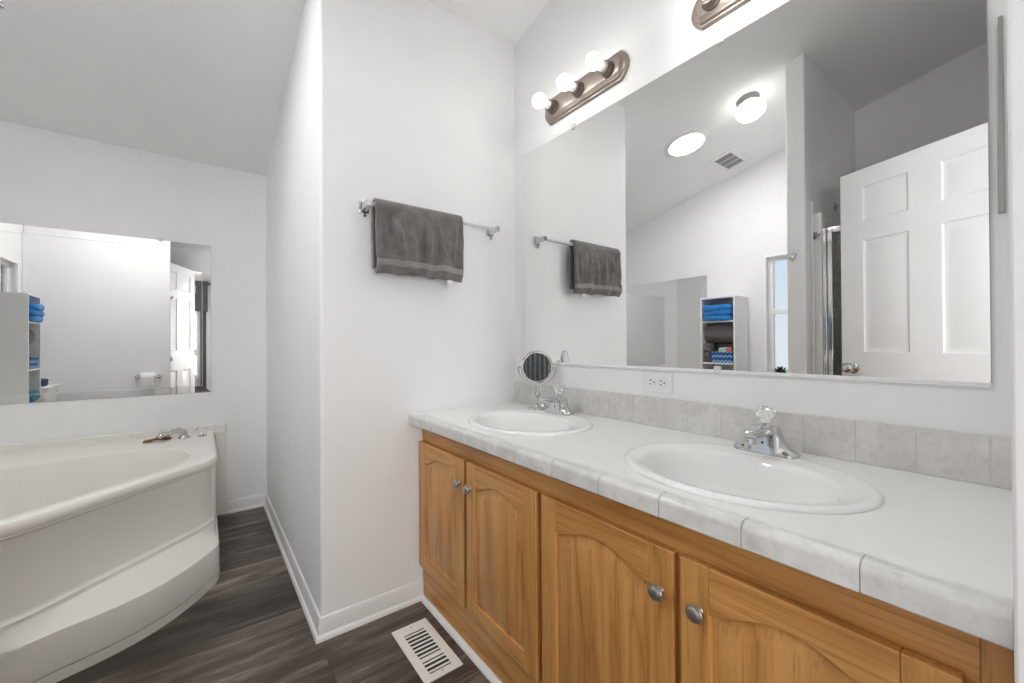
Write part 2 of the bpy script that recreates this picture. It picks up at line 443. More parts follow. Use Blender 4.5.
# baseboards: moulded profile (distance from wall, height) with quarter round shoe
BP = [(0, 0), (0.022, 0), (0.021, 0.010), (0.016, 0.017), (0.011, 0.019), (0.011, 0.055), (0.009, 0.062), (0.009, 0.069), (0.005, 0.078), (0, 0.081)]
def baseboard(name, pts, label):
    """pts: floor polyline (x,y, nx,ny) with outward offset direction at each end (mitred)"""
    m = MB(); m.loft([[(x + nx * d, y + ny * d, h) for d, h in BP] for x, y, nx, ny in pts])
    return struct(m.build(name, 'trim', smooth=25), label, 'baseboard')
baseboard('baseboard_side', [(XS, YB, -1, 0), (XS, YT, -1, -1)], 'white baseboard along the side of the projecting wall')
baseboard('baseboard_towel', [(XS, YT, -1, -1), (0.775, YT, 0, -1)], 'white baseboard under the towel')
baseboard('baseboard_back', [(0.125, YB, 0, -1), (XS, YB, 0, -1)], 'white baseboard on the tub wall')
baseboard('baseboard_bathroom_left', [(XL, 1.62, 1, 0), (XL, PY1, 1, 0)], 'white baseboard behind the toilet')
m = MB(); q = [(0, 0)] + [(0.017 * math.cos(a), 0.017 * math.sin(a)) for a in [PI / 2 * k / 6 for k in range(7)]]
m.loft([[(0.763 - d, y, h) for d, h in q] for y in (YF + 0.001, YT - 0.018)])
struct(m.build('trim_2', 'trim', smooth=40), 'white quarter round along the foot of the vanity', 'trim')
struct(MB().box(0.756, 0.776, YT - 0.0072, YT - 0.0004, 0.02, 0.7605).build('trim_3', 'trim', smooth=0), 'white filler strip between vanity and wall', 'trim')

# windows
def window(name, x_in, x_out, y0, y1, z0, z1, axis, zmid, label):
    root = bpy.data.objects.new(name, None); COL.objects.link(root); struct(root, label, 'window')
    def fr(o_, h_, a, b, nm):
        MB().extrude(o_, h_, axis, a, b).build(nm, 'frame', root, bevel=0.002)
    def rect(a0, a1, b0, b1): return [(a0, b0), (a1, b0), (a1, b1), (a0, b1)]
    d = 1 if x_out > x_in else -1
    fr(rect(y0 - 0.002, y1 + 0.002, z0 - 0.002, z1 + 0.002), [rect(y0 + 0.02, y1 - 0.02, z0 + 0.02, z1 - 0.02)], x_in - d * 0.006, x_in + d * 0.012, 'window_trim')
    a, b = x_in + d * 0.045, x_in + d * 0.085
    fr(rect(y0, y1, z0, z1), [rect(y0 + 0.055, y1 - 0.055, z0 + 0.045, zmid - 0.02), rect(y0 + 0.055, y1 - 0.055, zmid + 0.02, z1 - 0.045)], a, b, 'window_frame')
    for k, (za, zb) in enumerate(((z0 + 0.045, zmid - 0.02), (zmid + 0.02, z1 - 0.045))):
        t = x_in + d * 0.065
        MB().extrude(rect(y0 + 0.054, y1 - 0.054, za - 0.001, zb + 0.001), [], axis, t, t + d * 0.004).build('window_pane', 'glass', root, smooth=0)
    return root
w1 = window('window_1', XL, XL - 0.1, WY0, WY1, WZ0, WZ1, 'x', 1.36, 'narrow white two-pane window in the left wall')
MB().box(XL - 0.05, XL - 0.043, 1.24, 1.30, 1.375, 1.392).build('window_latch', 'frame', w1, bevel=0.002)
window('window_2', YBED, YBED - 0.1, *BW, 'y', 1.2, 'bright bedroom window seen through the doorway')

window('added_window', 1.85, 1.95, *BW2, 'x', 1.35, 'added unseen bedroom side window that lets fill light onto the open door')  # made-up opening, added only to pass the side fill light

# bathroom door, swung open into the room
d1 = bpy.data.objects.new('door_1', None); COL.objects.link(d1); struct(d1, 'white six panel door standing open', 'door')
d1.location = (-0.088, 0.003, 0.014); d1.rotation_euler = (0, 0, math.atan2(0.715, -0.272))
DW, DH, DT = 0.762, 2.022, 0.034
cols = [(0.113, 0.318), (0.444, 0.649)]
rows = [(0.24, 0.80), (1.03, 1.635), (1.735, 1.925)]
m = MB()
for sgn in (-1, 1):
    yf = sgn * DT / 2
    xs = [0, *cols[0], *cols[1], DW]; zs = [0, *rows[0], *rows[1], *rows[2], DH]
    for i in range(5):
        for j in range(7):
            if i in (1, 3) and j in (1, 3, 5): continue
            m.face([m.bm.verts.new(p) for p in ((xs[i], yf, zs[j]), (xs[i + 1], yf, zs[j]), (xs[i + 1], yf, zs[j + 1]), (xs[i], yf, zs[j + 1]))])
    for (a0, a1) in cols:
        for (b0, b1) in rows:
            rings = []
            for ins, dep in ((0, 0), (0.006, 0.007), (0.014, 0.009), (0.020, 0.009), (0.042, 0.003)):
                rings.append([(x, yf - sgn * dep, z) for x, z in ((a0 + ins, b0 + ins), (a1 - ins, b0 + ins), (a1 - ins, b1 - ins), (a0 + ins, b1 - ins))])
            m.loft(rings, cap0=False)
for e in (((0, 0), (DW, 0)), ((DW, 0), (DW, DH)), ((DW, DH), (0, DH)), ((0, DH), (0, 0))):
    (xa, za), (xb, zb) = e
    m.face([m.bm.verts.new(p) for p in ((xa, -DT / 2, za), (xb, -DT / 2, zb), (xb, DT / 2, zb), (xa, DT / 2, za))])
bmesh.ops.remove_doubles(m.bm, verts=m.bm.verts, dist=0.0004)
m.build('door_panel', 'door', d1, local=True, smooth=20)
for sgn in (-1, 1):
    m = MB(); m.lathe([(0.031, 0), (0.031, 0.006), (0.026, 0.010), (0.012, 0.012), (0.011, 0.026), (0.020, 0.032), (0.027, 0.042), (0.0275, 0.052), (0.022, 0.062), (0.010, 0.066), (0.0, 0.0665)], (0.702, sgn * DT / 2, 0.942), (0, sgn, 0), 28)
    m.build('door_knob', 'chrome', d1, local=True, smooth=50)
m = MB()
for z in (0.2, 1.0, 1.8): m.cyl((-0.004, -DT / 2 - 0.003, z - 0.045), (-0.004, -DT / 2 - 0.003, z + 0.045), 0.006, 10)
m.build('door_hinge', 'nickel', d1, local=True)

# ------------------------------------------------------------------ vanity cabinet
vc = thing('vanity_cabinet', 'long honey oak vanity cabinet with four arched doors under the double sink counter', 'cabinet', (1.02, 0.84, 0))
m = MB(); FX = 0.763
y0c, y1c = YF + 0.003, YT - 0.0074
m.box(FX + 0.019, XW - 0.004, y1c - 0.016, y1c, 0, 0.76); m.box(FX + 0.019, XW - 0.004, y0c, y0c + 0.016, 0, 0.76)
m.box(FX + 0.019, XW - 0.004, y0c, y1c, 0.09, 0.105); m.box(XW - 0.010, XW - 0.004, y0c, y1c, 0.1, 0.6)
m.build('carcass', 'oak_dark', vc)
doors = [(1.275, 1.646, 1.305), (0.877, 1.255, 1.228), (0.457, 0.853, 0.487), (0.070, 0.442, 0.405)]
DZ0, DZ1 = 0.153, 0.684
m = MB(); m.mi = 1
m.box(FX, FX + 0.019, 0.0566, 1.6319, 0.668, 0.7615); m.box(FX, FX + 0.019, 0.0566, 1.6319, 0.0, 0.168)
m.mi = 0
st = [(1.632, y1c), (1.262, 1.290), (0.840, 0.892), (0.430, 0.470), (y0c, 0.0565)]
m.box(FX, FX + 0.019, *st[0], 0.0, 0.7615); m.box(FX, FX + 0.019, *st[-1], 0.0, 0.7615)
for a, b in st[1:-1]: m.box(FX + 0.0003, FX + 0.019, a, b, 0.1681, 0.6679)
m.build('face_frame', ['oak_v', 'oak_h'], vc, bevel=0.0012)
SW = 0.056
def arch(t): return 0.038 * (0.5 + 0.5 * math.cos(PI * t)) ** 0.75
for (ya, yb, yk) in doors:
    m = MB(); X0, X1 = 0.743, 0.7625
    zs, zb = 0.598, DZ0 + 0.052
    m.mi = 0; m.box(X0, X1, ya, ya + SW, DZ0, DZ1); m.box(X0, X1, yb - SW, yb, DZ0, DZ1)
    m.mi = 1; m.box(X0, X1, ya + SW + 0.0004, yb - SW - 0.0004, DZ0, zb)
    pa, pb = ya + SW, yb - SW
    n = 20; curve = [(pa + (pb - pa) * k / n, zs + arch(2 * k / n - 1)) for k in range(n + 1)]
    m.extrude([(pa + 0.0004, DZ1), *[(min(max(y, pa + 0.0004), pb - 0.0004), z) for y, z in curve], (pb - 0.0004, DZ1)], [], 'x', X0, X1)
    # raised panel: arched outline stepping in
    m.mi = 0
    out = [(pa, zb), *curve, (pb, zb)]
    cy, czz = (pa + pb) / 2, (zb + zs) / 2
    rings = []
    for ins, x in ((0.0, X0 + 0.003), (0.0015, X0 + 0.007), (0.005, X0 + 0.007), (0.024, X0 + 0.0022), (0.026, X0 + 0.0015)):
        fy, fz = 1 - 2 * ins / (pb - pa), 1 - 2 * ins / (zs - zb)
        rings.append([(x, cy + (y - cy) * fy, czz + (z - czz) * fz) for y, z in out])
    m.loft(rings, cap0=False)
    d = m.build('door', ['oak_v', 'oak_h'], vc, bevel=0.0018, smooth=25)
    k = MB(); k.lathe([(0.009, 0), (0.007, 0.003), (0.006, 0.010), (0.010, 0.013), (0.0155, 0.015), (0.0165, 0.0175), (0.0150, 0.0205), (0.0130, 0.0205), (0.0118, 0.0218), (0.006, 0.0232), (0, 0.0235)], (0.7432, yk, 0.597), (-1, 0, 0), 24)
    k.build('door_knob', 'nickel', d, smooth=40)

# ------------------------------------------------------------------ countertop with sinks
SINKS = [(0.972, 0.444), (0.98, 1.195)]
SA, SB = 0.212, 0.257
ct = thing('countertop', 'long white vanity countertop edged and backed with grey tile', 'countertop', (1.0, 0.84, 0.763))
CX = 0.703
def ell(cx, cy, a, b, n=64): return [(cx + a * math.cos(2 * PI * k / n), cy + b * math.sin(2 * PI * k / n)) for k in range(n)]
cy0, cy1 = YF + 0.002, YT - 0.001
m = MB(); m.extrude([(CX + 0.03, cy0), (XW - 0.001, cy0), (XW - 0.001, cy1), (CX + 0.03, cy1)], [ell(x, y, SA - 0.018, SB - 0.018) for x, y in SINKS], 'z', CT - 0.042, CT)
m.build('counter_slab', 'counter', ct, smooth=0)
# rounded edge tiles
prof = [(CX + 0.0315, 0.0), (CX + 0.022, 0.0005)] + [(CX + 0.017 - 0.017 * math.sin(a), -0.014 + 0.0145 * math.cos(a)) for a in [PI / 2 * k / 7 for k in range(1, 8)]] + [(CX, -0.041), (CX + 0.003, -0.044), (CX + 0.0315, -0.044)]
joints = [cy0] + [0.007 + 0.1519 * k for k in range(1, 11)] + [cy1]
m = MB()
for a, b in zip(joints[:-1], joints[1:]):
    if b - a < 0.01: continue
    rings = []
    for y, sh in ((a + 0.0006, 0.0012), (a + 0.0018, 0.0), (b - 0.0018, 0.0), (b - 0.0006, 0.0012)):
        rings.append([(x + (sh if x < CX + 0.025 else 0), y, CT + z - (sh if z > -0.02 else 0)) for x, z in prof])
    m.loft(rings)
m.build('edge_tiles', 'tile_edge', ct, smooth=40)
m = MB(); m.loft([[(x + (0.0014 if x < CX + 0.025 else 0), y, CT + z - (0.0014 if z > -0.02 else -0.001)) for x, z in prof] for y in (cy0, cy1)])
m.build('edge_grout', 'grout', ct, smooth=40)
bs0, bs1 = CT, 0.908
m = MB(); bj = [cy0] + [0.077 + 0.1078 * k for k in range(15)] + [cy1]
for a, b in zip(bj[:-1], bj[1:]):
    if b - a < 0.01: continue
    m.box(XW - 0.010, XW - 0.001, a + 0.0012, b - 0.0012, bs0 + 0.002, bs1)
m.build('backsplash', 'tile_back', ct, bevel=0.0015)
MB().box(XW - 0.0088, XW - 0.0006, cy0, cy1, bs0, bs1 - 0.0015).build('backsplash_grout', 'grout_light', ct, smooth=0)

def make_sink(cx, cy, label):
    t = thing('sink', label, 'sink', (cx, cy, CT), 0, 'oval drop-in sinks')
    n = 72
    def ring(a, b, z, dx=0.0): return [(dx + a * math.cos(2 * PI * k / n), b * math.sin(2 * PI * k / n), z) for k in range(n)]
    R = [ring(SA - 0.022, SB - 0.022, -0.02), ring(SA - 0.02, SB - 0.02, 0.0005), ring(SA, SB, 0.0005), ring(SA, SB, 0.003), ring(SA - 0.003, SB - 0.003, 0.0068), ring(SA - 0.009, SB - 0.009, 0.0092), ring(SA - 0.016, SB - 0.016, 0.0090), ring(SA - 0.024, SB - 0.022, 0.0072, -0.002),
         ring(0.166, 0.212, 0.0064, -0.018), ring(0.158, 0.206, 0.004, -0.024), ring(0.152, 0.199, -0.004, -0.026), ring(0.144, 0.188, -0.03, -0.027), ring(0.130, 0.168, -0.07, -0.026), ring(0.105, 0.135, -0.105, -0.022), ring(0.06, 0.075, -0.128, -0.016), ring(0.024, 0.024, -0.134, -0.012)]
    m = MB(); m.loft(R, cap0=False, cap1=False); m.build('basin', 'porcelain', t, local=True, smooth=60)
    m = MB(); m.lathe([(0.0235, 0), (0.023, 0.003), (0.018, 0.0035), (0.016, 0.001), (0.012, 0.001), (0.011, 0.006), (0, 0.007)], (-0.012, 0, -0.1345), (0, 0, 1), 24)
    m.build('drain', 'chrome', t, local=True, smooth=40)
    return t
make_sink(*SINKS[0], 'white oval sink nearest the right end of the counter')
make_sink(*SINKS[1], 'white oval sink at the towel wall end of the counter')

def make_faucet(x, y, label):
    t = thing('faucet', label, 'faucet', (x, y, CT + 0.0068), 0, 'single knob sink faucets')
    m = MB(); rings = []
    n = 41
    for i in range(n):
        yy = -0.0765 + 0.153 * i / (n - 1); a = abs(yy)
        hgt = 0.070 - 0.16 * max(0, a - 0.012) if a < 0.028 else (0.017 + 0.0504 * (1 - min(1, (a - 0.028) / 0.036)) ** 1.7)
        end = math.sqrt(max(0.0, 1 - (max(0, a - 0.056) / 0.0207) ** 2))
        hgt = hgt * (0.30 + 0.70 * end) if a > 0.056 else hgt
        wb = 0.026 * (0.25 + 0.75 * end) if a > 0.056 else 0.026
        wt = wb * (0.86 - 0.34 * smoothstep((a - 0.026) / 0.02))
        pr = [(-wb, 0), (-wb, 0.005), (-wb * 0.94, 0.008), (-wt, hgt * 0.93), (-wt * 0.82, hgt * 0.99), (0, hgt), (wt * 0.82, hgt * 0.99), (wt, hgt * 0.93), (wb * 0.94, 0.008), (wb, 0.005), (wb, 0)]
        pr = [(px, min(pz, hgt)) for px, pz in pr]
        rings.append([(px, yy, pz) for px, pz in pr])
    m.loft(rings); m.build('body', 'chrome', t, local=True, smooth=40)
    m = MB(); rings = []
    for k in range(9):
        s = k / 8; x_ = -0.005 - 0.098 * s; zc = 0.0555 + 0.004 * math.sin(s * PI * 0.6); w = 0.019 - 0.004 * s; h = 0.0125 - 0.003 * s
        if k == 8: w *= 0.7; h *= 0.6
        rings.append([(x_, w * math.copysign(abs(math.cos(q)) ** 0.6, math.cos(q)), zc + h * math.copysign(abs(math.sin(q)) ** 0.6, math.sin(q))) for q in [2 * PI * j / 20 for j in range(20)]])
    m.loft(rings)
    sp = m.build('spout', 'chrome', t, local=True, smooth=50)
    MB().lathe([(0.010, 0.0), (0.0115, 0.001), (0.0115, 0.014), (0.009, 0.018)], (-0.089, 0, 0.034), (0, 0, 1), 20).build('aerator', 'chrome', sp, local=True)
    MB().lathe([(0.017, 0), (0.017, 0.004), (0.013, 0.008), (0.010, 0.011)], (0, 0, 0.067), (0, 0, 1), 24).build('collar', 'chrome', t, local=True)
    kn = MB().lathe([(0.009, 0), (0.012, 0.004), (0.0155, 0.012), (0.021, 0.021), (0.0245, 0.030), (0.0235, 0.036), (0.017, 0.041), (0.010, 0.042)], (0, 0, 0.077), (0, 0, 1), 16, flute=0.10).build('knob', 'acrylic', t, local=True, smooth=0)
    MB().lathe([(0.008, 0), (0.008, 0.0015), (0, 0.002)], (0, 0, 0.1192), (0, 0, 1), 20).build('knob_cap', 'chrome', kn, local=True)
    MB().lathe([(0.0034, 0), (0.003, 0.001), (0, 0.001)], (-0.0238, -0.002, 0.030), (-1, 0, 0.06), 12).build('index_dot', 'black', t, local=True)
    return t
make_faucet(1.174, 0.455, 'chrome faucet with clear knob behind the right hand sink')
make_faucet(1.178, 1.238, 'chrome faucet with clear knob behind the far sink, next to the makeup mirror')

# round makeup mirror on a stand
mmx, mmy = 1.19, 1.388
t = thing('makeup_mirror', 'small round chrome makeup mirror on a stand beside the far faucet', 'mirror', (mmx, mmy, CT))
MB().lathe([(0.04, 0), (0.041, 0.003), (0.036, 0.008), (0.015, 0.013), (0.008, 0.018)], (0, 0, 0), (0, 0, 1), 32).build('base', 'chrome', t, local=True)
MB().lathe([(0.009, 0.012), (0.008, 0.028), (0.012, 0.034), (0.012, 0.042), (0.008, 0.047), (0.008, 0.058), (0.014, 0.064), (0.014, 0.074), (0.008, 0.080), (0.0075, 0.108)], (0, 0, 0), (0, 0, 1), 20).build('stem', 'chrome', t, local=True)
fw = Vector((-mmx, -mmy, 0)).normalized(); sd = Vector((-fw.y, fw.x, 0))
mc = Vector((0, 0, 0.190)); R_ = 0.072
q = MB(); q.tube([mc + sd * (0.083 * math.cos(a)) + Vector((0, 0, 0.083 * math.sin(a))) for a in [PI + PI * k / 24 for k in range(25)]], 0.0035, 8)
q.build('yoke', 'chrome', t, local=True)
nrm = (fw + Vector((0, 0, 0.01)) + sd * 0.115).normalized()
q = MB(); q.lathe([(R_ - 0.008, -0.008), (R_, -0.006), (R_ + 0.001, 0.0), (R_, 0.006), (R_ - 0.005, 0.008), (R_ - 0.007, 0.0065)], mc, nrm, 48)
q.cyl(mc - sd * (R_ + 0.012), mc - sd * (R_ - 0.004), 0.0045, 12); q.cyl(mc + sd * (R_ - 0.004), mc + sd * (R_ + 0.012), 0.0045, 12)
ring_ = q.build('mirror_ring', 'chrome', t, local=True, smooth=40)
MB().lathe([(R_ - 0.0065, 0.0055), (R_ - 0.0065, 0.0072), (R_ - 0.009, 0.0076)], mc, nrm, 48).build('mirror_glass', 'mirror', ring_, local=True, smooth=0)

# ------------------------------------------------------------------ big wall mirror over the vanity
MY0, MY1, MZ0, MZ1 = 0.0744, 1.5823, 1.0124, 2.0311
vm = thing('wall_mirror', 'large frameless mirror spanning the wall above both sinks', 'mirror', (XW, 0.83, MZ0))
def rrect(a0, a1, b0, b1, r, n=5):
    pts = []
    for (cx, cy, s) in ((a1 - r, b0 + r, -PI / 2), (a1 - r, b1 - r, 0), (a0 + r, b1 - r, PI / 2), (a0 + r, b0 + r, PI)):
        pts += [(cx + r * math.cos(s + PI / 2 * k / n), cy + r * math.sin(s + PI / 2 * k / n)) for k in range(n + 1)]
    return pts
def ringx(x, ins, r): return [(x, y, z) for y, z in rrect(MY0 + ins, MY1 - ins, MZ0 + ins, MZ1 - ins, r)]
m = MB(); m.mi = 0
m.loft([ringx(XW - 0.0005, 0, 0.006), ringx(XW - 0.0050, 0, 0.006), ringx(XW - 0.0062, 0.0015, 0.005)], cap1=False)
m.mi = 1; R = [m.bm.verts.new(p) for p in ringx(XW - 0.0062, 0.0015, 0.005)]; m.face(R)
m.build('mirror_glass', ['mirror_edge', 'mirror'], vm, smooth=0)
MB().box(XW - 0.0095, XW - 0.0005, MY0, MY1, MZ0 - 0.008, MZ0 + 0.003).build('bottom_channel', 'trim', vm, bevel=0.002)
def clip(y, z, up, parent, axis='x', pos=XW, sgn=-1):
    m = MB(); e = 0.010
    z0, z1 = (z - 0.008, z + 0.014) if up else (z - 0.014, z + 0.008)
    if axis == 'x':
        m.box(pos + sgn * 0.0115, pos + sgn * 0.0068, y - e, y + e, z0, z1)
        m.cyl((pos + sgn * 0.0115, y, (z + z1) / 2 if up else (z + z0) / 2), (pos + sgn * 0.0135, y, (z + z1) / 2 if up else (z + z0) / 2), 0.004, 10)
        m.box(pos + sgn * 0.0068, pos, y - e, y + e, *((z + 0.001, z1) if up else (z0, z - 0.001)))
    else:
        m.box(y - e, y + e, pos + sgn * 0.0115, pos + sgn * 0.0068, z0, z1)
        m.box(y - e, y + e, pos + sgn * 0.0068, pos, *((z + 0.001, z1) if up else (z0, z - 0.001)))
    return m.build('mirror_clip', 'clip', parent, bevel=0.0015)
for y in (1.24, 0.612): clip(y, MZ1, True, vm)
for y in (1.335, 0.628): clip(y, MZ0 + 0.006, False, vm)

# bevelled mirrors over the tub
def tub_mirror(label, axis, pos, sgn, a0, a1, z0, z1):
    loc = ((a0 + a1) / 2, pos, z0) if axis == 'y' else (pos, (a0 + a1) / 2, z0)
    t = thing('wall_mirror', label, 'mirror', loc)
    P = (lambda a, z, d: (a, pos + sgn * d, z)) if axis == 'y' else (lambda a, z, d: (pos + sgn * d, a, z))
    def rg(i, d): return [P(a, z, d) for a, z in ((a0 + i, z0 + i), (a1 - i, z0 + i), (a1 - i, z1 - i), (a0 + i, z1 - i))]
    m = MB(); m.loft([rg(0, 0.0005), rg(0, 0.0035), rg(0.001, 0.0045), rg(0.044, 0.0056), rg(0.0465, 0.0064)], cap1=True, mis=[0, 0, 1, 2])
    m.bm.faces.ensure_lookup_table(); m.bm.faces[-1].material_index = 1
    m.build('mirror_glass', ['mirror_edge', 'mirror', 'bevel_glint'], t, smooth=0)
    return t
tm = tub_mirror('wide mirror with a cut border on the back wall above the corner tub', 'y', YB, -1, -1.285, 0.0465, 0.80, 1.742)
for x in (-0.20, -0.95): clip(x, 1.742, True, tm, 'y', YB, -1)
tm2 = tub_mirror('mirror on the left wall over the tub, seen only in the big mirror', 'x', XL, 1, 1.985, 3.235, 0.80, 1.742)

# narrow metal strip beside the big mirror
m = MB()
m.loft([[(XW - 0.0005, 0.054, z), (XW - 0.010, 0.055, z), (XW - 0.010, 0.063, z), (XW - 0.0005, 0.064, z)] for z in (1.356, 1.75)])
o = m.build('metal_strip', 'grey_metal', None, origin=(XW, 0.058, 1.356), bevel=0.001)
tag(o, 'thin grey metal strip fixed upright beside the right edge of the big mirror', 'strip')

# electrical outlet
t = thing('electrical_outlet', 'white double electrical outlet set sideways under the big mirror', 'outlet', (XW, 0.84, 0.961))
MB().box(XW - 0.006, XW - 0.0005, 0.783, 0.898, 0.925, 0.996).build('cover_plate', 'plate', t, bevel=0.003, segs=3)
for yc in (0.860, 0.819):
    q = MB(); pts = []
    for k in range(28):
        a = 2 * PI * k / 28; pts.append((yc + max(-0.0135, min(0.0135, 0.0165 * math.cos(a))), 0.9605 + 0.0165 * math.sin(a)))
    q.extrude(pts, [], 'x', XW - 0.0085, XW - 0.0055)
    rc = q.build('receptacle', 'plate', t, bevel=0.0008)
    q = MB(); q.box(XW - 0.0092, XW - 0.008, yc + 0.001, yc + 0.0095, 0.966, 0.9695); q.box(XW - 0.0092, XW - 0.008, yc + 0.002, yc + 0.009, 0.9525, 0.9555)
    q.cyl((XW - 0.0092, yc - 0.008, 0.961), (XW - 0.008, yc - 0.008, 0.961), 0.0028, 10)
    q.build('slots', 'dark_slot', rc)
MB().cyl((XW - 0.0075, 0.8395, 0.9605), (XW - 0.005, 0.8395, 0.9605), 0.0028, 10).build('screw', 'plate', t)

# ------------------------------------------------------------------ vanity light bars
def make_bar(yc, label, lit='bulb'):
    zc, hl, hz = 2.160, 0.233, 0.058
    t = thing('vanity_light_bar', label, 'light fixture', (XW, yc, zc), 0, 'three bulb vanity lights')
    def outline(ins, x):
        hy, hh = hl - ins, hz - ins
        flat = hl - 0.034; pts = []
        b = hy - flat
        for k in range(13):
            a = -1 + 2 * k / 12; pts.append((flat + b * (1 - a * a), a * hh))
        for k in range(13):
            a = 1 - 2 * k / 12; pts.append((-flat - b * (1 - a * a), a * hh))
        return [(-x, y, z) for y, z in pts]
    m = MB()
    m.loft([outline(0, 0.0005), outline(0, 0.008), outline(0.003, 0.011), outline(0.006, 0.0115), outline(0.009, 0.014), outline(0.012, 0.019), outline(0.0135, 0.0195), outline(0.017, 0.021), outline(0.026, 0.027), outline(0.031, 0.028)])
    m.build('back_plate', 'bronze', t, local=True, smooth=25)
    for dy in (0.155, 0.0, -0.155):
        m = MB(); m.lathe([(0.030, 0), (0.030, 0.006), (0.0255, 0.009), (0.0255, 0.020), (0.0235, 0.024), (0.0235, 0.030), (0.019, 0.031)], (-0.0275, dy, -0.004), (-1, 0, 0), 28)
        s_ = m.build('socket_cup', 'bronze_dark', t, local=True, smooth=35)
        MB().lathe([(0.0175, 0.030), (0.0175, 0.050), (0.015, 0.057)], (-0.0275, dy, -0.004), (-1, 0, 0), 24).build('bulb_base', 'socket', s_, local=True)
        r = 0.0305
        MB().lathe([(0.0140, 0.050)] + [(r * math.sin(a), 0.0835 - r * math.cos(a)) for a in [0.48 + (PI - 0.48) * k / 14 for k in range(15)]], (-0.0275, dy, -0.004), (-1, 0, 0), 28).build('bulb', lit, s_, local=True, smooth=60)
    return t
make_bar(1.184, 'bronze three globe light bar over the far sink, nearest the towel wall')
make_bar(0.470, 'bronze globe light bar over the right hand sink, cut off by the photo top', 'bulb_bright')

# ------------------------------------------------------------------ towel bar and towel
BY, BZ = YT - 0.062, 1.648
t = thing('towel_bar', 'chrome towel bar on the white wall left of the vanity', 'towel bar', (0.83, YT, BZ))
for x in (0.517, 1.124):
    m = MB()
    m.box(x - 0.020, x + 0.020, YT - 0.007, YT - 0.0003, BZ - 0.022, BZ + 0.022)
    m.loft([[(x + sx_ * w, y, BZ + sz_ * h) for sx_, sz_ in ((-1, -1), (1, -1), (1, 1), (-1, 1))] for y, w, h in ((YT - 0.006, 0.014, 0.018), (YT - 0.03, 0.010, 0.012), (YT - 0.048, 0.0105, 0.012), (YT - 0.074, 0.0105, 0.012))])
    m.tube([(x, YT - 0.008, BZ - 0.024), (x, YT - 0.010, BZ - 0.032), (x, YT - 0.016, BZ - 0.036)], [0.006, 0.006, 0.007], 10)
    m.build('post', 'chrome', t, bevel=0.002)
MB().cyl((0.520, BY, BZ), (1.121, BY, BZ), 0.0095, 20).build('rail', 'bright_metal', t)
# towel draped over it
tx0, tx1, nx = 0.538, 0.922, 96
def towel_pt(u, s):
    """u 0..1 across, s along the drape from the bottom of the back to the bottom of the front"""
    x = tx0 + (tx1 - tx0) * u
    rad, lb, lf = 0.019, 0.245, 0.272
    arc = PI * rad
    tot = lb + arc + lf; d = s * tot
    if d < lb: y, z, k = BY + rad, BZ - (lb - d), (lb - d) / lb
    elif d < lb + arc:
        a = (d - lb) / rad; y, z, k = BY + rad * math.cos(a), BZ + rad * math.sin(a), 0
    else: y, z, k = BY - rad, BZ - (d - lb - arc), (d - lb - arc) / lf
    front = d > lb + arc
    w = 0.0
    if front:
        kk = smoothstep(min(1, k * 2.2))
        w = 0.0055 * math.sin(u * 16 + 2.5 * math.sin(k * 3) + 0.6) + 0.004 * math.sin(u * 31 + k * 4) + 0.010 * (mnoise.noise(Vector((u * 5, k * 3, 1.7))))
        for c, a, sl in ((0.10, 0.010, 0.06), (0.24, 0.017, 0.16), (0.38, 0.010, 0.06), (0.56, 0.018, -0.03), (0.72, 0.012, 0.12), (0.88, 0.009, -0.05)):
            w += a * math.exp(-((u - c - sl * (k - 0.5)) / 0.026) ** 2) * math.exp(-((k - 0.45) / 0.32) ** 2)
        w *= kk * 1.35
        if k > 0.72:
            e = (k - 0.72) / 0.28
            w += 0.008 * math.sin(e * PI) - 0.012 * smoothstep((e - 0.5) / 0.5)
        z += 0.006 * math.sin(u * 3.0 + 0.5) * k + 0.003 * mnoise.noise(Vector((u * 9, 0, 5))) * k
        y -= w + 0.004 + 0.008 * k
    else:
        y += 0.004 * math.sin(u * 12) * k - 0.001
        y = min(y, YT - 0.009)
    return (x + 0.004 * math.sin(k * 5) * (u - 0.5), y, z)
m = MB(); ns = 110
G = [[m.bm.verts.new(towel_pt(i / nx, j / ns)) for i in range(nx + 1)] for j in range(ns + 1)]
for j in range(ns):
    s = (j + 0.5) / ns
    m.mi = 1 if 0.905 < s < 0.945 else 0
    for i in range(nx): m.face((G[j][i], G[j][i + 1], G[j + 1][i + 1], G[j + 1][i]))
tw = m.build('towel', ['towel', 'towel_band'], None, origin=(0.74, BY, BZ - 0.27), smooth=80)
sl = tw.modifiers.new('thickness', 'SOLIDIFY'); sl.thickness = 0.014; sl.offset = 0.0
tag(tw, 'taupe grey hand towel folded over the chrome towel bar', 'towel')
MB().box(0.845, 0.868, BY - 0.030, BY - 0.027, BZ - 0.291, BZ - 0.272).build('care_label', 'tissue', tw, smooth=0)

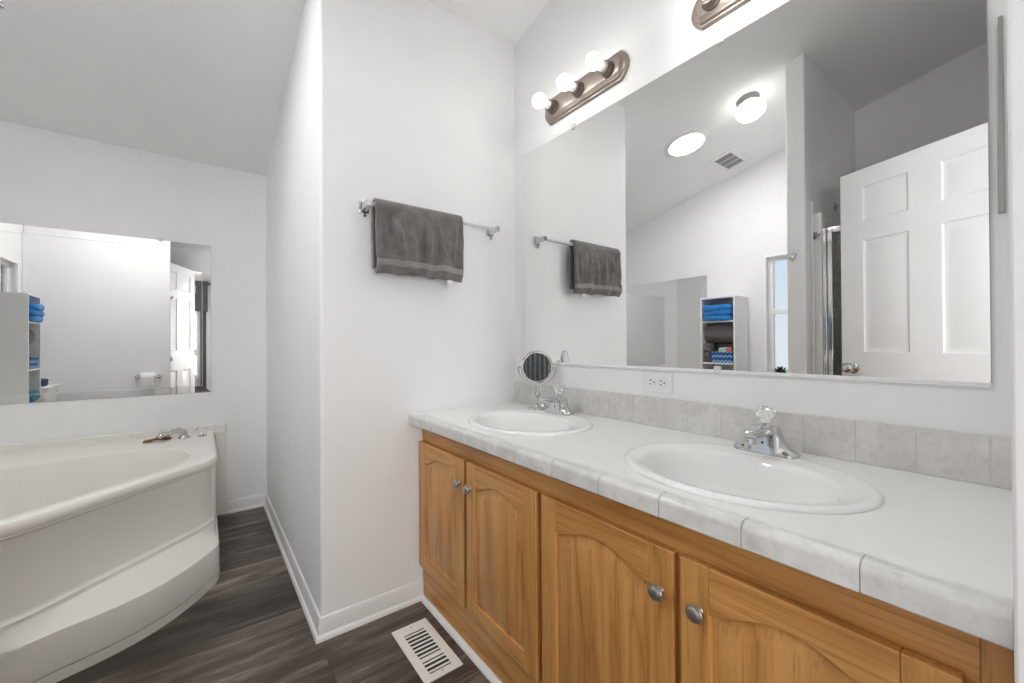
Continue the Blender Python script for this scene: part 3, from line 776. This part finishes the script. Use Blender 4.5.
# ------------------------------------------------------------------ corner bathtub
TC = Vector((-0.60, 2.60))
def rounded(poly, rad):
    out = []; n = len(poly)
    for i, p in enumerate(poly):
        p = Vector(p); a = Vector(poly[i - 1]); b = Vector(poly[(i + 1) % n]); rr = rad[i] if isinstance(rad, (list, tuple)) else rad
        da = (a - p); db = (b - p); ra = min(rr, da.length * 0.49); rb = min(rr, db.length * 0.49)
        s, e = p + da.normalized() * ra, p + db.normalized() * rb
        for k in range(9):
            q = k / 8; out.append(s * (1 - q) ** 2 + p * 2 * q * (1 - q) + e * q * q)
    return out
NA = 360
def radial(poly, ang):
    d = Vector((math.cos(ang), math.sin(ang))); best = None
    for i in range(len(poly)):
        a = poly[i] - TC; b = poly[(i + 1) % len(poly)] - TC; e = b - a
        den = d.x * e.y - d.y * e.x
        if abs(den) < 1e-12: continue
        tt = (a.x * e.y - a.y * e.x) / den; s = (a.x * d.y - a.y * d.x) / den
        if tt > 0 and -1e-6 <= s <= 1 + 1e-6: best = tt if best is None else max(best, tt)
    return best
WX, WY = XL + 0.002, YB - 0.002
YLO = 1.932
def tub_poly(bx, fr, lx, bow=None):
    """right side x, where the right side meets the front, where the front meets the lower side"""
    p = [(WX, WY), (bx, WY), (bx, fr)] + (bow or []) + [(lx, YLO), (WX, YLO)]
    rd = [0.002, 0.004, 0.10 if not bow else 0.05] + [0.05] * len(bow or []) + [0.12, 0.002]
    return rounded(p, rd)
BOW = [(-0.03, 2.215), (-0.105, 2.125), (-0.19, 2.058), (-0.28, 2.012), (-0.39, 1.975)]
def bow_off(d, fr, lx):
    return [(x - d * 0.7071, y + d * 0.7071) for x, y in BOW]
BASE = lambda d=0.0: tub_poly(0.066 - d, 2.365 + d * 0.6, -0.47, bow_off(d, 0, 0))
RIM = lambda d=0.0: tub_poly(0.064 - d, 2.492 + d, -0.497 - d)
BASIN = [(-0.045, 2.60), (-0.058, 2.72), (-0.15, 2.87), (-0.29, 2.955), (-0.43, 2.945), (-0.60, 2.875), (-0.73, 2.885), (-0.84, 2.82), (-0.905, 2.69), (-0.925, 2.56), (-0.99, 2.40), (-1.01, 2.25), (-0.91, 2.10), (-0.76, 2.02), (-0.63, 1.985), (-0.545, 2.015), (-0.37, 2.175), (-0.262, 2.28), (-0.10, 2.46)]
def blend(pa, pb, k): return [radial(pa, 2 * PI * i / NA) * (1 - k) + radial(pb, 2 * PI * i / NA) * k for i in range(NA)]
def lev(poly, z): return ([radial(poly, 2 * PI * i / NA) for i in range(NA)], z)
def inpanel(i, lo, hi, soft):
    a = (360.0 * i / NA) % 360
    return smoothstep((a - lo) / soft) * smoothstep((hi - a) / soft)
a_lo = math.degrees(math.atan2(1.95 - TC.y, -0.60 - TC.x)) % 360; a_hi = math.degrees(math.atan2(2.56 - TC.y, 0.05 - TC.x)) % 360
P1 = [(WX, WY)]
L = []
L.append(lev(BASE(-0.001), 0.0)); L.append(lev(BASE(-0.001), 0.034)); L.append(lev(BASE(0.022), 0.0345)); L.append(lev(BASE(0.022), 0.0395)); L.append(lev(BASE(0.0), 0.040))
L.append(lev(BASE(0.001), 0.157)); L.append(lev(BASE(0.0035), 0.1645)); L.append(lev(BASE(0.010), 0.1675))
k_in = lev(RIM(0.006), 0.218)
L.append((blend(BASE(0.010), RIM(0.006), 0.5), 0.191)); L.append(k_in); L.append(lev(RIM(0.008), 0.226))
def panel_level(z, dep, inset):
    base = [radial(RIM(0.008), 2 * PI * i / NA) for i in range(NA)]
    return ([r_ - dep * inpanel(i, a_lo + inset, a_hi - inset, 1.2) for i, r_ in enumerate(base)], z)
L.append(panel_level(0.234, 0.0, 1)); L.append(panel_level(0.242, 0.008, 1)); L.append(panel_level(0.252, 0.011, 1)); L.append(panel_level(0.486, 0.011, 1)); L.append(panel_level(0.496, 0.008, 1)); L.append(panel_level(0.502, 0.0, 1))
L.append(lev(RIM(0.009), 0.506)); L.append(lev(RIM(0.0095), 0.510)); L.append(lev(RIM(0.003), 0.512)); L.append(lev(RIM(0.001), 0.516)); L.append(lev(RIM(0.001), 0.530)); L.append(lev(RIM(0.005), 0.542)); L.append(lev(RIM(0.013), 0.549)); L.append(lev(RIM(0.024), 0.551))
bas = rounded(BASIN, 0.2)
def shrink(k, z, dx=0, dy=0):
    return ([radial(bas, 2 * PI * i / NA) * k for i in range(NA)], z)
L.append(shrink(1.03, 0.549)); L.append(shrink(1.0, 0.545)); L.append(shrink(0.985, 0.532)); L.append(shrink(0.96, 0.47)); L.append(shrink(0.92, 0.36)); L.append(shrink(0.87, 0.24)); L.append(shrink(0.80, 0.175)); L.append(shrink(0.68, 0.15)); L.append(shrink(0.1, 0.14))
tub = thing('bathtub', 'large bisque corner bathtub with stepped curved front skirt', 'bathtub', (-0.6, 2.6, 0))
m = MB(); m.loft([[(TC.x + r_ * math.cos(2 * PI * i / NA), TC.y + r_ * math.sin(2 * PI * i / NA), z) for i, r_ in enumerate(rs)] for rs, z in L])
m.build('tub_shell', 'tub', tub, smooth=30)
m = MB(); m.box(WX, 0.122, YB - 0.022, YB - 0.001, 0.53, 0.592); m.box(0.070, 0.122, YB - 0.02, YB - 0.001, 0.0, 0.535); m.box(WX - 0.001, WX + 0.02, YLO, YB - 0.021, 0.53, 0.592)
m.build('wall_flange', 'tub', tub, bevel=0.004)
m = MB(); m.lathe([(0.03, 0), (0.029, 0.004), (0.02, 0.006), (0, 0.0065)], (-0.55, 2.6, 0.1405), (0, 0, 1), 24); m.build('drain', 'chrome', tub)

# tub filler on the deck
t = thing('tub_faucet', 'chrome tub filler with two clear knobs on the back corner of the tub deck', 'faucet', (-0.09, 3.13, 0.552))
for dx, dy in ((-0.075, 0.03), (0.088, -0.01)):
    MB().lathe([(0.026, 0), (0.026, 0.004), (0.016, 0.010), (0.012, 0.018)], (dx, dy, -0.002), (0, 0, 1), 24).build('knob_base', 'chrome', t, local=True)
    MB().lathe([(0.010, 0), (0.016, 0.006), (0.024, 0.020), (0.025, 0.030), (0.017, 0.038), (0.006, 0.039)], (dx, dy, 0.016), (0, 0, 1), 16, flute=0.1).build('knob', 'acrylic', t, local=True, smooth=0)
m = MB(); m.lathe([(0.03, 0), (0.03, 0.004), (0.022, 0.012), (0.020, 0.02)], (0.005, 0.0, -0.002), (0, 0, 1), 24)
m.tube([(0.005, 0.0, 0.01), (0.0, -0.002, 0.034), (-0.02, -0.012, 0.046), (-0.06, -0.03, 0.046), (-0.098, -0.048, 0.036), (-0.11, -0.054, 0.024)], [0.020, 0.021, 0.019, 0.016, 0.0145, 0.013], 16)
m.build('spout', 'chrome', t, local=True, smooth=50)
m = MB(); m.tube([(0, 0, 0.008), (0.03, 0.004, 0.010), (0.065, 0.010, 0.013), (0.095, 0.012, 0.012), (0.118, 0.016, 0.010)], [0.005, 0.006, 0.009, 0.011, 0.008], 10)
m.tube([(0.02 + 0.022 * math.cos(a), -0.016 + 0.014 * math.sin(a), 0.004) for a in [2 * PI * k / 20 for k in range(21)]], 0.0022, 6)
o = m.build('metal_fitting', 'rust', None, origin=(0, 0, 0)); o.location = (-0.265, 3.11, 0.550)
tag(o, 'small rust-stained metal fitting lying on the tub deck left of the filler', 'fitting')

# ------------------------------------------------------------------ floor register
t = thing('floor_register', 'white metal floor register set into the dark planks beside the vanity', 'vent', (0.643, 1.376, 0))
rx0, rx1, ry0, ry1 = 0.572, 0.713, 1.228, 1.524
ix0, ix1, iy0, iy1 = 0.602, 0.684, 1.256, 1.496
m = MB(); m.extrude([(rx0, ry0), (rx1, ry0), (rx1, ry1), (rx0, ry1)], [[(ix0, iy0), (ix1, iy0), (ix1, iy1), (ix0, iy1)]], 'z', 0.0003, 0.0055)
m.build('frame', 'white_metal', t, bevel=0.002)
MB().box(ix0 - 0.004, ix1 + 0.004, iy0 - 0.004, iy1 + 0.004, 0.0003, 0.0012).build('duct_opening', 'black', t, smooth=0)
n = 12
for k in range(n):
    y = iy0 + (iy1 - iy0) * (k + 0.5) / n
    wd = 0.0024 if k not in (3, n - 1) else 0.0075
    q = MB(); q.loft([[(x, y - wd, 0.0016), (x, y + wd * 0.8, 0.0044), (x, y + wd, 0.0052), (x, y - wd * 0.8, 0.0026)] for x in (ix0 - 0.001, ix1 + 0.001)])
    q.build('slat', 'white_metal', t)
for x, y in ((0.6425, 1.506), (0.6425, 1.246)): MB().lathe([(0.0035, 0), (0.003, 0.0012), (0, 0.0013)], (x, y, 0.0052), (0, 0, 1), 12).build('screw', 'nickel', t)

# ------------------------------------------------------------------ ceiling fittings (seen in the big mirror)
CNRM = Vector((0, -PIT, -1)).normalized()                 # pointing down into the room
def on_ceiling(x, y): return Vector((x, y, cz(y)))
t = thing('sun_tunnel', 'round glowing skylight diffuser flush in the sloped ceiling', 'skylight', on_ceiling(-0.405, 1.68))
MB().lathe([(0.165, 0.0005), (0.165, 0.004), (0.155, 0.009), (0.130, 0.011), (0.122, 0.005)], (0, 0, 0), CNRM, 48).build('trim_ring', 'trim', t, local=True, smooth=40)
MB().lathe([(0.124, 0.006), (0.121, 0.010), (0.09, 0.013), (0, 0.015)], (0, 0, 0), CNRM, 48).build('diffuser', 'skytube', t, local=True, smooth=60)
t = thing('ceiling_light', 'lit globe ceiling light with a silver base on the sloped ceiling', 'light fixture', on_ceiling(-0.352, 1.215))
MB().lathe([(0.068, 0.0005), (0.070, 0.006), (0.066, 0.022), (0.060, 0.036), (0.05, 0.038)], (0, 0, 0), CNRM, 40).build('base', 'dark_nickel', t, local=True, smooth=40)
MB().lathe([(0.058, 0.036)] + [(0.088 * math.sin(a), 0.085 - 0.062 * math.cos(a)) for a in [0.72 + (PI - 0.72) * k / 16 for k in range(17)]], (0, 0, 0), CNRM, 40).build('globe', 'globe', t, local=True, smooth=60)
t = thing('ceiling_vent', 'white louvred air vent in the sloped ceiling near the left wall', 'vent', on_ceiling(-0.985, 1.63))
ex = Vector((1, 0, 0)); ey = CNRM.cross(ex).normalized()
def cpl(a, b, d): return tuple(ex * a + ey * b + CNRM * d)
def cbox(mb, a0, a1, b0, b1, d0, d1):
    v = [mb.bm.verts.new(cpl(a, b, d)) for a in (a0, a1) for b in (b0, b1) for d in (d0, d1)]
    for q in ((0, 1, 3, 2), (4, 6, 7, 5), (0, 4, 5, 1), (2, 3, 7, 6), (0, 2, 6, 4), (1, 5, 7, 3)): mb.face([v[i] for i in q])
m = MB(); cbox(m, -0.165, -0.125, -0.105, 0.105, 0.0005, 0.009); cbox(m, 0.125, 0.165, -0.105, 0.105, 0.0005, 0.009); cbox(m, -0.125, 0.125, -0.105, -0.066, 0.0005, 0.009); cbox(m, -0.125, 0.125, 0.066, 0.105, 0.0005, 0.009)
m.build('frame', 'trim', t, local=True, bevel=0.002)
m = MB(); cbox(m, -0.126, 0.126, -0.067, 0.067, 0.0005, 0.0015); m.build('duct_opening', 'vent_grey', t, local=True, smooth=0)
for a in (-0.042, 0.042):
    m = MB(); cbox(m, a - 0.004, a + 0.004, -0.067, 0.067, 0.0015, 0.008); m.build('slat', 'trim', t, local=True)
for k in range(13):
    b = -0.060 + 0.010 * k
    m = MB(); cbox(m, -0.126, 0.126, b - 0.0014, b + 0.0014, 0.0015, 0.0058); m.build('fin', 'vent_grey', t, local=True)

# ------------------------------------------------------------------ shower behind the partition (seen in the big mirror)
SXF = -0.40
t = thing('shower_stall', 'white shower stall lining behind the open door', 'shower', (-0.85, 0.46, 0))
m = MB(); ZS = 1.874
m.box(XL + 0.002, SXF, PY0 - 0.02, PY0 - 0.001, 0.0, ZS); m.box(XL + 0.002, XL + 0.02, 0.04, PY0 - 0.02, 0.0, ZS); m.box(XL + 0.002, SXF - 0.02, YF + 0.001, 0.04, 0.0, ZS)
m.build('wall_liner', 'shower_white', t, bevel=0.006)
MB().box(SXF - 0.05, SXF + 0.012, 0.824, PY0 - 0.001, 0.0, ZS).build('front_post', 'shower_white', t, bevel=0.008)
m = MB(); m.box(XL + 0.02, SXF - 0.05, 0.04, PY0 - 0.02, 0.001, 0.05); m.box(SXF - 0.06, SXF + 0.01, 0.04, 0.824, 0.001, 0.11)
m.build('pan', 'shower_white', t, bevel=0.01)
m = MB(); m.box(-0.375, -0.352, PY0 - 0.012, PY0 - 0.0005, 0.10, 1.94)
o = m.build('trim_4', 'trim', bevel=0.003); struct(o, 'slim white upright strip on the partition face', 'trim')
t = thing('shower_door', 'chrome framed shower door with pebbled glass', 'shower door', (SXF, 0.46, 0.11))
def bars(name, lst, mat, par):
    m = MB()
    for b in lst: m.box(*b)
    return m.build(name, mat, par, bevel=0.003)
bars('jamb_channel', [(SXF - 0.018, SXF + 0.012, 0.801, 0.822, 0.111, 1.775), (SXF - 0.018, SXF + 0.012, 0.060, 0.080, 0.111, 1.775), (SXF - 0.018, SXF + 0.012, 0.08, 0.801, 1.745, 1.775), (SXF - 0.018, SXF + 0.012, 0.08, 0.801, 0.111, 0.135)], 'chrome', t)
df = bars('door_frame', [(SXF - 0.012, SXF + 0.016, 0.772, 0.797, 0.14, 1.765), (SXF - 0.012, SXF + 0.016, 0.085, 0.107, 0.14, 1.765), (SXF - 0.012, SXF + 0.016, 0.107, 0.772, 1.738, 1.765), (SXF - 0.012, SXF + 0.016, 0.107, 0.772, 0.14, 0.17)], 'chrome', t)
MB().box(SXF - 0.002, SXF + 0.004, 0.105, 0.775, 0.168, 1.74).build('glass_panel', 'pebbled', df, smooth=0)
t = thing('shower_sprayer', 'chrome shower arm high on the partition inside the shower', 'shower head', (-0.81, PY0, 2.0))
MB().lathe([(0.03, 0), (0.028, 0.006), (0.012, 0.012)], (0, -0.001, 0), (0, -1, 0), 24).build('flange', 'chrome', t, local=True)
m = MB(); m.tube([(0, -0.005, 0), (0, -0.06, 0.01), (0, -0.11, -0.01), (0, -0.14, -0.04)], 0.009, 12); m.build('arm', 'chrome', t, local=True)
MB().lathe([(0.010, 0), (0.014, 0.02), (0.034, 0.05), (0.034, 0.056), (0, 0.057)], (0, -0.135, -0.035), (0, -0.7, -0.72), 24).build('head', 'chrome', t, local=True)

def robe_hook(loc, rz, label):
    t = thing('robe_hook', label, 'hook', loc, rz, 'double robe hooks')
    MB().lathe([(0.017, 0.0003), (0.017, 0.004), (0.012, 0.008), (0.008, 0.010)], (0, 0, 0), (1, 0, 0), 20, sx=1.5).build('base_plate', 'chrome', t, local=True)
    for s in (-1, 1):
        m = MB(); m.tube([(0.006, 0, 0), (0.012, s * 0.011, -0.008), (0.018, s * 0.020, -0.004), (0.020, s * 0.024, 0.009)], 0.004, 10); m.ball((0.020, s * 0.024, 0.011), 0.0065, 14)
        m.build('prong', 'chrome', t, local=True, smooth=50)
    return t
robe_hook((PX, 0.935, 1.606), 0, 'chrome double hook on the end of the white partition')
robe_hook((-0.363, PY0 - 0.012, 1.733), -PI / 2, 'chrome double hook on the slim white strip by the shower')

# ------------------------------------------------------------------ white shelf unit with towels (seen in both mirrors)
sh = thing('shelf_unit', 'tall narrow white open shelf unit beside the tub, seen in the mirrors', 'shelf', (-1.18, 1.777, 0))
sx0, sx1, sy0, sy1 = XL + 0.004, -1.035, 1.617, 1.918
LEVELS = [0.03, 0.30, 0.60, 0.925, 1.290]
for y in (sy0, sy1 - 0.014): MB().box(sx0, sx1, y, y + 0.014, 0.0, 1.50).build('side_panel', 'melamine', sh, bevel=0.0015)
for z in LEVELS: MB().box(sx0 + 0.003, sx1 - 0.002, sy0 + 0.014, sy1 - 0.014, z - 0.014, z).build('shelf_board', 'melamine', sh, bevel=0.001)
MB().box(sx0, sx1, sy0 + 0.014, sy1 - 0.014, 1.486, 1.50).build('top_board', 'melamine', sh, bevel=0.0015)
MB().box(sx0, sx0 + 0.003, sy0 + 0.014, sy1 - 0.014, 0.016, 1.486).build('back_panel', 'melamine', sh, smooth=0)
def folded(name, cx, cy, z, dx, dy, h, layers, mat, label, seed, cat='towel', lean=0.0):
    """folded cloth: stacked rounded layers with wavy edges, one piece"""
    m = MB(); lh = h / layers
    for l in range(layers):
        rings = []
        for k in range(9):
            a = PI * k / 8; zz = z + lh * (l + 0.5) - lh * 0.53 * math.cos(a); ins = 0.010 * (1 - math.sin(a))
            rg = []
            for i in range(40):
                b = 2 * PI * i / 40; ca, sa = math.cos(b), math.sin(b)
                px = math.copysign(abs(ca) ** 0.35, ca) * (dx / 2 - ins); py = math.copysign(abs(sa) ** 0.35, sa) * (dy / 2 - ins)
                nz = mnoise.noise(Vector((px * 14 + seed, py * 14, l * 1.3 + seed)))
                rg.append((cx + px * (1 + 0.05 * nz) + lean * l, cy + py * (1 + 0.03 * nz), zz + 0.25 * lh * mnoise.noise(Vector((px * 12, py * 12 + seed, 3 + l))) * (0 if l == 0 and k < 4 else 1)))
            rings.append(rg)
        m.loft(rings)
    o = m.build(name, mat, None, origin=(cx, cy, z), smooth=70)
    return tag(o, label, cat)
folded('towel', -1.12, 1.772, 1.292, 0.225, 0.25, 0.135, 3, 'towel_blue', 'bright blue towel bundle on the top shelf of the white unit', 2.2, lean=0.006)
# dark stack, rolled towel on it
folded('towel', -1.222, 1.785, 0.927, 0.10, 0.22, 0.165, 4, 'towel_grey', 'dark grey folded towels behind the blue zigzag basket', 5.1)
folded('towel', -1.10, 1.866, 0.927, 0.12, 0.058, 0.165, 4, 'towel_grey', 'dark grey folded cloth standing beside the blue zigzag basket', 8.4)
m = MB(); rings = []
turns = 3.2; NP = 120
outl = []
for k in range(NP + 1):
    a = 2 * PI * turns * k / NP; rr = 0.018 + 0.062 * k / NP
    outl.append((rr * math.cos(a), rr * math.sin(a)))
inn = [(x * (1 - 0.013 / math.hypot(x, y)), y * (1 - 0.013 / math.hypot(x, y))) for x, y in outl]
pl = outl + inn[::-1]
m.loft([[(-1.135 + x, y, 1.094 + 0.0835 + z + 0.004 * mnoise.noise(Vector((y * 20, x * 20, 0)))) for x, z in pl] for y in (1.650, 1.70, 1.76, 1.82, 1.86, 1.890)])
o = m.build('rolled_towel', 'towel_grey', None, origin=(-1.135, 1.78, 1.095), smooth=60)
tag(o, 'thick charcoal towel rolled up below the blue bundle', 'towel')
# basket with packets
bk = thing('basket', 'small blue basket with pale zigzag band on the middle shelf', 'basket', (-1.105, 1.733, 0.926))
def tray(dx, dy, h, th, tp=0.006):
    R = []
    for ins, z in ((tp + 0.0, 0.0), (0.0, h), (th, h), (th + tp, th)):
        R.append([(sx_ * (dx / 2 - ins), sy_ * (dy / 2 - ins), z) for sx_, sy_ in ((-1, -1), (1, -1), (1, 1), (-1, 1))])
    return MB().loft(R)
tray(0.125, 0.185, 0.092, 0.005).build('body', 'chevron', bk, local=True, bevel=0.003)
def packet(x, y, z, sx_, sy_, sz_, rx, ry, mat, label):
    m = MB().box(-sx_ / 2, sx_ / 2, -sy_ / 2, sy_ / 2, 0, sz_)
    o = m.build('packet', mat, None, bevel=0.003); o.location = (x, y, z); o.rotation_euler = (rx, ry, 0); tag(o, label, 'packet', 'packets in the blue basket')
packet(-1.095, 1.762, 0.934, 0.022, 0.07, 0.118, 0.20, 0.1, 'mint_paper', 'mint green paper packet sticking out of the blue basket')
packet(-1.115, 1.735, 0.933, 0.016, 0.06, 0.125, -0.12, -0.05, 'tissue', 'white paper packet in the middle of the blue basket')
packet(-1.100, 1.690, 0.933, 0.020, 0.055, 0.126, -0.10, 0.06, 'red_paper', 'red paper packet at the near end of the blue basket')
folded('towel', -1.13, 1.77, 0.602, 0.22, 0.23, 0.15, 3, 'towel_teal', 'teal folded towel on the low shelf under the zigzag basket', 11.0)
folded('towel', -1.14, 1.77, 0.302, 0.21, 0.23, 0.12, 3, 'towel_grey', 'grey folded towel on the second shelf from the floor', 14.0)

# ------------------------------------------------------------------ toilet (seen in the tub mirror)
TY = 1.29
tl = thing('toilet', 'white toilet against the left wall between shelf unit and partition', 'toilet', (-1.0, TY, 0))
def oval(cx, a, b, z, n=40, flat=0.0):
    return [(cx + a * math.cos(2 * PI * k / n) * (1 - flat * (math.cos(2 * PI * k / n) < 0)), TY + b * math.sin(2 * PI * k / n), z) for k in range(n)]
m = MB(); m.loft([oval(-0.82, 0.21, 0.10, 0.0), oval(-0.82, 0.20, 0.095, 0.03), oval(-0.81, 0.18, 0.09, 0.12), oval(-0.79, 0.20, 0.115, 0.22), oval(-0.77, 0.245, 0.165, 0.32), oval(-0.765, 0.255, 0.182, 0.375), oval(-0.765, 0.255, 0.182, 0.39), oval(-0.765, 0.21, 0.14, 0.392), oval(-0.765, 0.18, 0.12, 0.33), oval(-0.78, 0.08, 0.06, 0.22)])
m.box(-1.22, -1.0, TY - 0.12, TY + 0.12, 0.0, 0.39)
m.build('bowl', 'porcelain', tl, smooth=50)
m = MB(); m.loft([oval(-0.765, 0.26, 0.187, 0.394), oval(-0.765, 0.262, 0.189, 0.405), oval(-0.765, 0.262, 0.189, 0.425), oval(-0.765, 0.25, 0.178, 0.436)])
m.build('seat_lid', 'porcelain', tl, smooth=50)
m = MB(); m.loft([[(x, y, z) for x, y in rrect(XL + 0.035 + i, -1.035 - i * 0.4, TY - 0.21 + i, TY + 0.21 - i, 0.03)] for z, i in ((0.395, 0.025), (0.42, 0.012), (0.735, 0.0))])
tk = m.build('tank', 'porcelain', tl, smooth=40)
m = MB(); m.loft([[(x, y, z) for x, y in rrect(XL + 0.030 + i, -1.020 - i, TY - 0.222 + i, TY + 0.222 - i, 0.03)] for z, i in ((0.736, 0.003), (0.742, 0.0), (0.758, 0.0), (0.766, 0.008))])
m.build('tank_lid', 'porcelain', tk, smooth=40)
m = MB(); m.cyl((-1.037, TY + 0.16, 0.68), (-1.015, TY + 0.16, 0.68), 0.011, 14); m.tube([(-1.018, TY + 0.16, 0.68), (-1.014, TY + 0.13, 0.675), (-1.014, TY + 0.09, 0.668)], 0.006, 8)
m.build('flush_lever', 'chrome', tk)
TT = 0.767
folded('cloth', -1.10, 1.415, TT, 0.12, 0.11, 0.06, 2, 'cloth_slate', 'slate blue folded cloth on the toilet tank', 21.0, 'cloth')
t = thing('potted_succulent', 'small dark spiky succulent in a white pot on the toilet tank below the window', 'plant', (-1.17, 1.325, TT))
MB().lathe([(0.028, 0), (0.030, 0.004), (0.037, 0.075), (0.038, 0.080), (0.034, 0.080), (0.033, 0.072), (0, 0.070)], (0, 0, 0), (0, 0, 1), 28).build('pot', 'porcelain', t, local=True, smooth=40)
for k in range(22):
    a = k * 2.399; el = 0.25 + 1.15 * k / 22; ln = 0.075 - 0.018 * k / 22
    d = Vector((math.cos(a) * math.cos(el), math.sin(a) * math.cos(el), math.sin(el))); u = d.cross(Vector((0, 0, 1))).normalized(); w = u.cross(d)
    rings = []
    for s, wd in ((0, 0.006), (0.3, 0.011), (0.6, 0.010), (0.85, 0.006), (1.0, 0.0006)):
        p = Vector((0, 0, 0.072)) + d * ln * s + Vector((0, 0, 0.012 * s * s))
        rings.append([p + u * wd * math.cos(b) + w * wd * 0.4 * math.sin(b) for b in [2 * PI * j / 8 for j in range(8)]])
    MB().loft(rings).build('leaf', 'leaf', t, local=True, smooth=50)

# toilet paper on the partition
TPX, TPZ = -0.435, 0.785
t = thing('toilet_paper_holder', 'chrome toilet paper holder on the partition wall', 'holder', (TPX, PY1, TPZ))
for s in (-1, 1):
    m = MB(); m.lathe([(0.022, 0.0005), (0.022, 0.006), (0.010, 0.010), (0.009, 0.055), (0.012, 0.060), (0.012, 0.072), (0.008, 0.075)], (s * 0.082, 0, 0), (0, 1, 0), 20); m.build('post', 'chrome', t, local=True, smooth=40)
MB().cyl((-0.08, 0.064, 0), (0.08, 0.064, 0), 0.008, 14).build('spindle', 'chrome', t, local=True)
m = MB()
rr = [[(x, PY1 + 0.064 + r_ * math.cos(a), TPZ - 0.010 + r_ * math.sin(a)) for a in [2 * PI * k / 40 for k in range(40)]] for x, r_ in ((TPX - 0.052, 0.0195), (TPX - 0.052, 0.052), (TPX - 0.050, 0.054), (TPX + 0.050, 0.054), (TPX + 0.052, 0.052), (TPX + 0.052, 0.0195), (TPX - 0.052, 0.0195))]
m.loft(rr, cap0=False, cap1=False)
m.loft([[(x, PY1 + 0.064 + dy, z) for x in (TPX - 0.050, TPX + 0.050)] for dy, z in ((0.0535, TPZ - 0.01), (0.054, TPZ - 0.05), (0.053, TPZ - 0.085))], closed=False, cap0=False, cap1=False)
o = m.build('toilet_paper_roll', 'tissue', None, origin=(TPX, PY1 + 0.064, TPZ), smooth=50, recalc=True)
tag(o, 'white toilet paper roll hanging on the partition wall', 'toilet paper')

# ------------------------------------------------------------------ bedroom glimpsed through the doorway in the tub mirror
def drape(x0, x1, z0, z1, amp, wl, name, par, mat='grey_fabric'):
    m = MB(); n = 60
    front = [(x0 + (x1 - x0) * k / n, YBED + 0.07 + amp * math.sin(2 * PI * k / n * (x1 - x0) / wl)) for k in range(n + 1)]
    back = [(x, y - 0.006) for x, y in front[::-1]]
    m.loft([[(x, y, z) for x, y in front + back] for z in (z0, z1)])
    return m.build(name, mat, par, smooth=60)
t = thing('curtain', 'dark grey curtain with valance at the bedroom window', 'curtain', (-0.3, YBED + 0.07, 2.3))
drape(-0.025, 0.40, 0.05, 2.27, 0.025, 0.09, 'curtain_panel', t); drape(-2.0, -0.95, 0.05, 2.27, 0.025, 0.09, 'curtain_panel', t)  # left panel widened so the makeup mirror reflects dark
m = MB(); m.box(-2.02, 0.42, YBED + 0.105, YBED + 0.125, 1.74, 2.32); m.build('valance', 'grey_fabric', t, bevel=0.004)
MB().cyl((-2.04, YBED + 0.07, 2.275), (0.47, YBED + 0.07, 2.275), 0.012, 12).build('curtain_rod', 'black', t)
for x in (-2.03, 0.43): MB().box(x - 0.008, x + 0.008, YBED + 0.0005, YBED + 0.07, 2.262, 2.29).build('rod_bracket', 'black', t)
t = thing('black_cabinet', 'low black cabinet under the bedroom window, seen through the doorway', 'cabinet', (-0.30, YBED + 0.42, 0))
MB().box(-0.24, 0.20, -0.16, 0.16, 0.04, 0.59).build('body', 'black', t, local=True, bevel=0.006)
for s in (-1, 1):
    d_ = MB().box(s * 0.11 - 0.02 - 0.1, s * 0.11 - 0.02 + 0.1, 0.16, 0.174, 0.07, 0.57).build('door', 'black', t, local=True, bevel=0.003)
for a in (-0.2, 0.16):
    for b in (-0.12, 0.12): MB().box(a - 0.02, a + 0.02, b - 0.02, b + 0.02, 0.0, 0.041).build('foot', 'black', t, local=True)
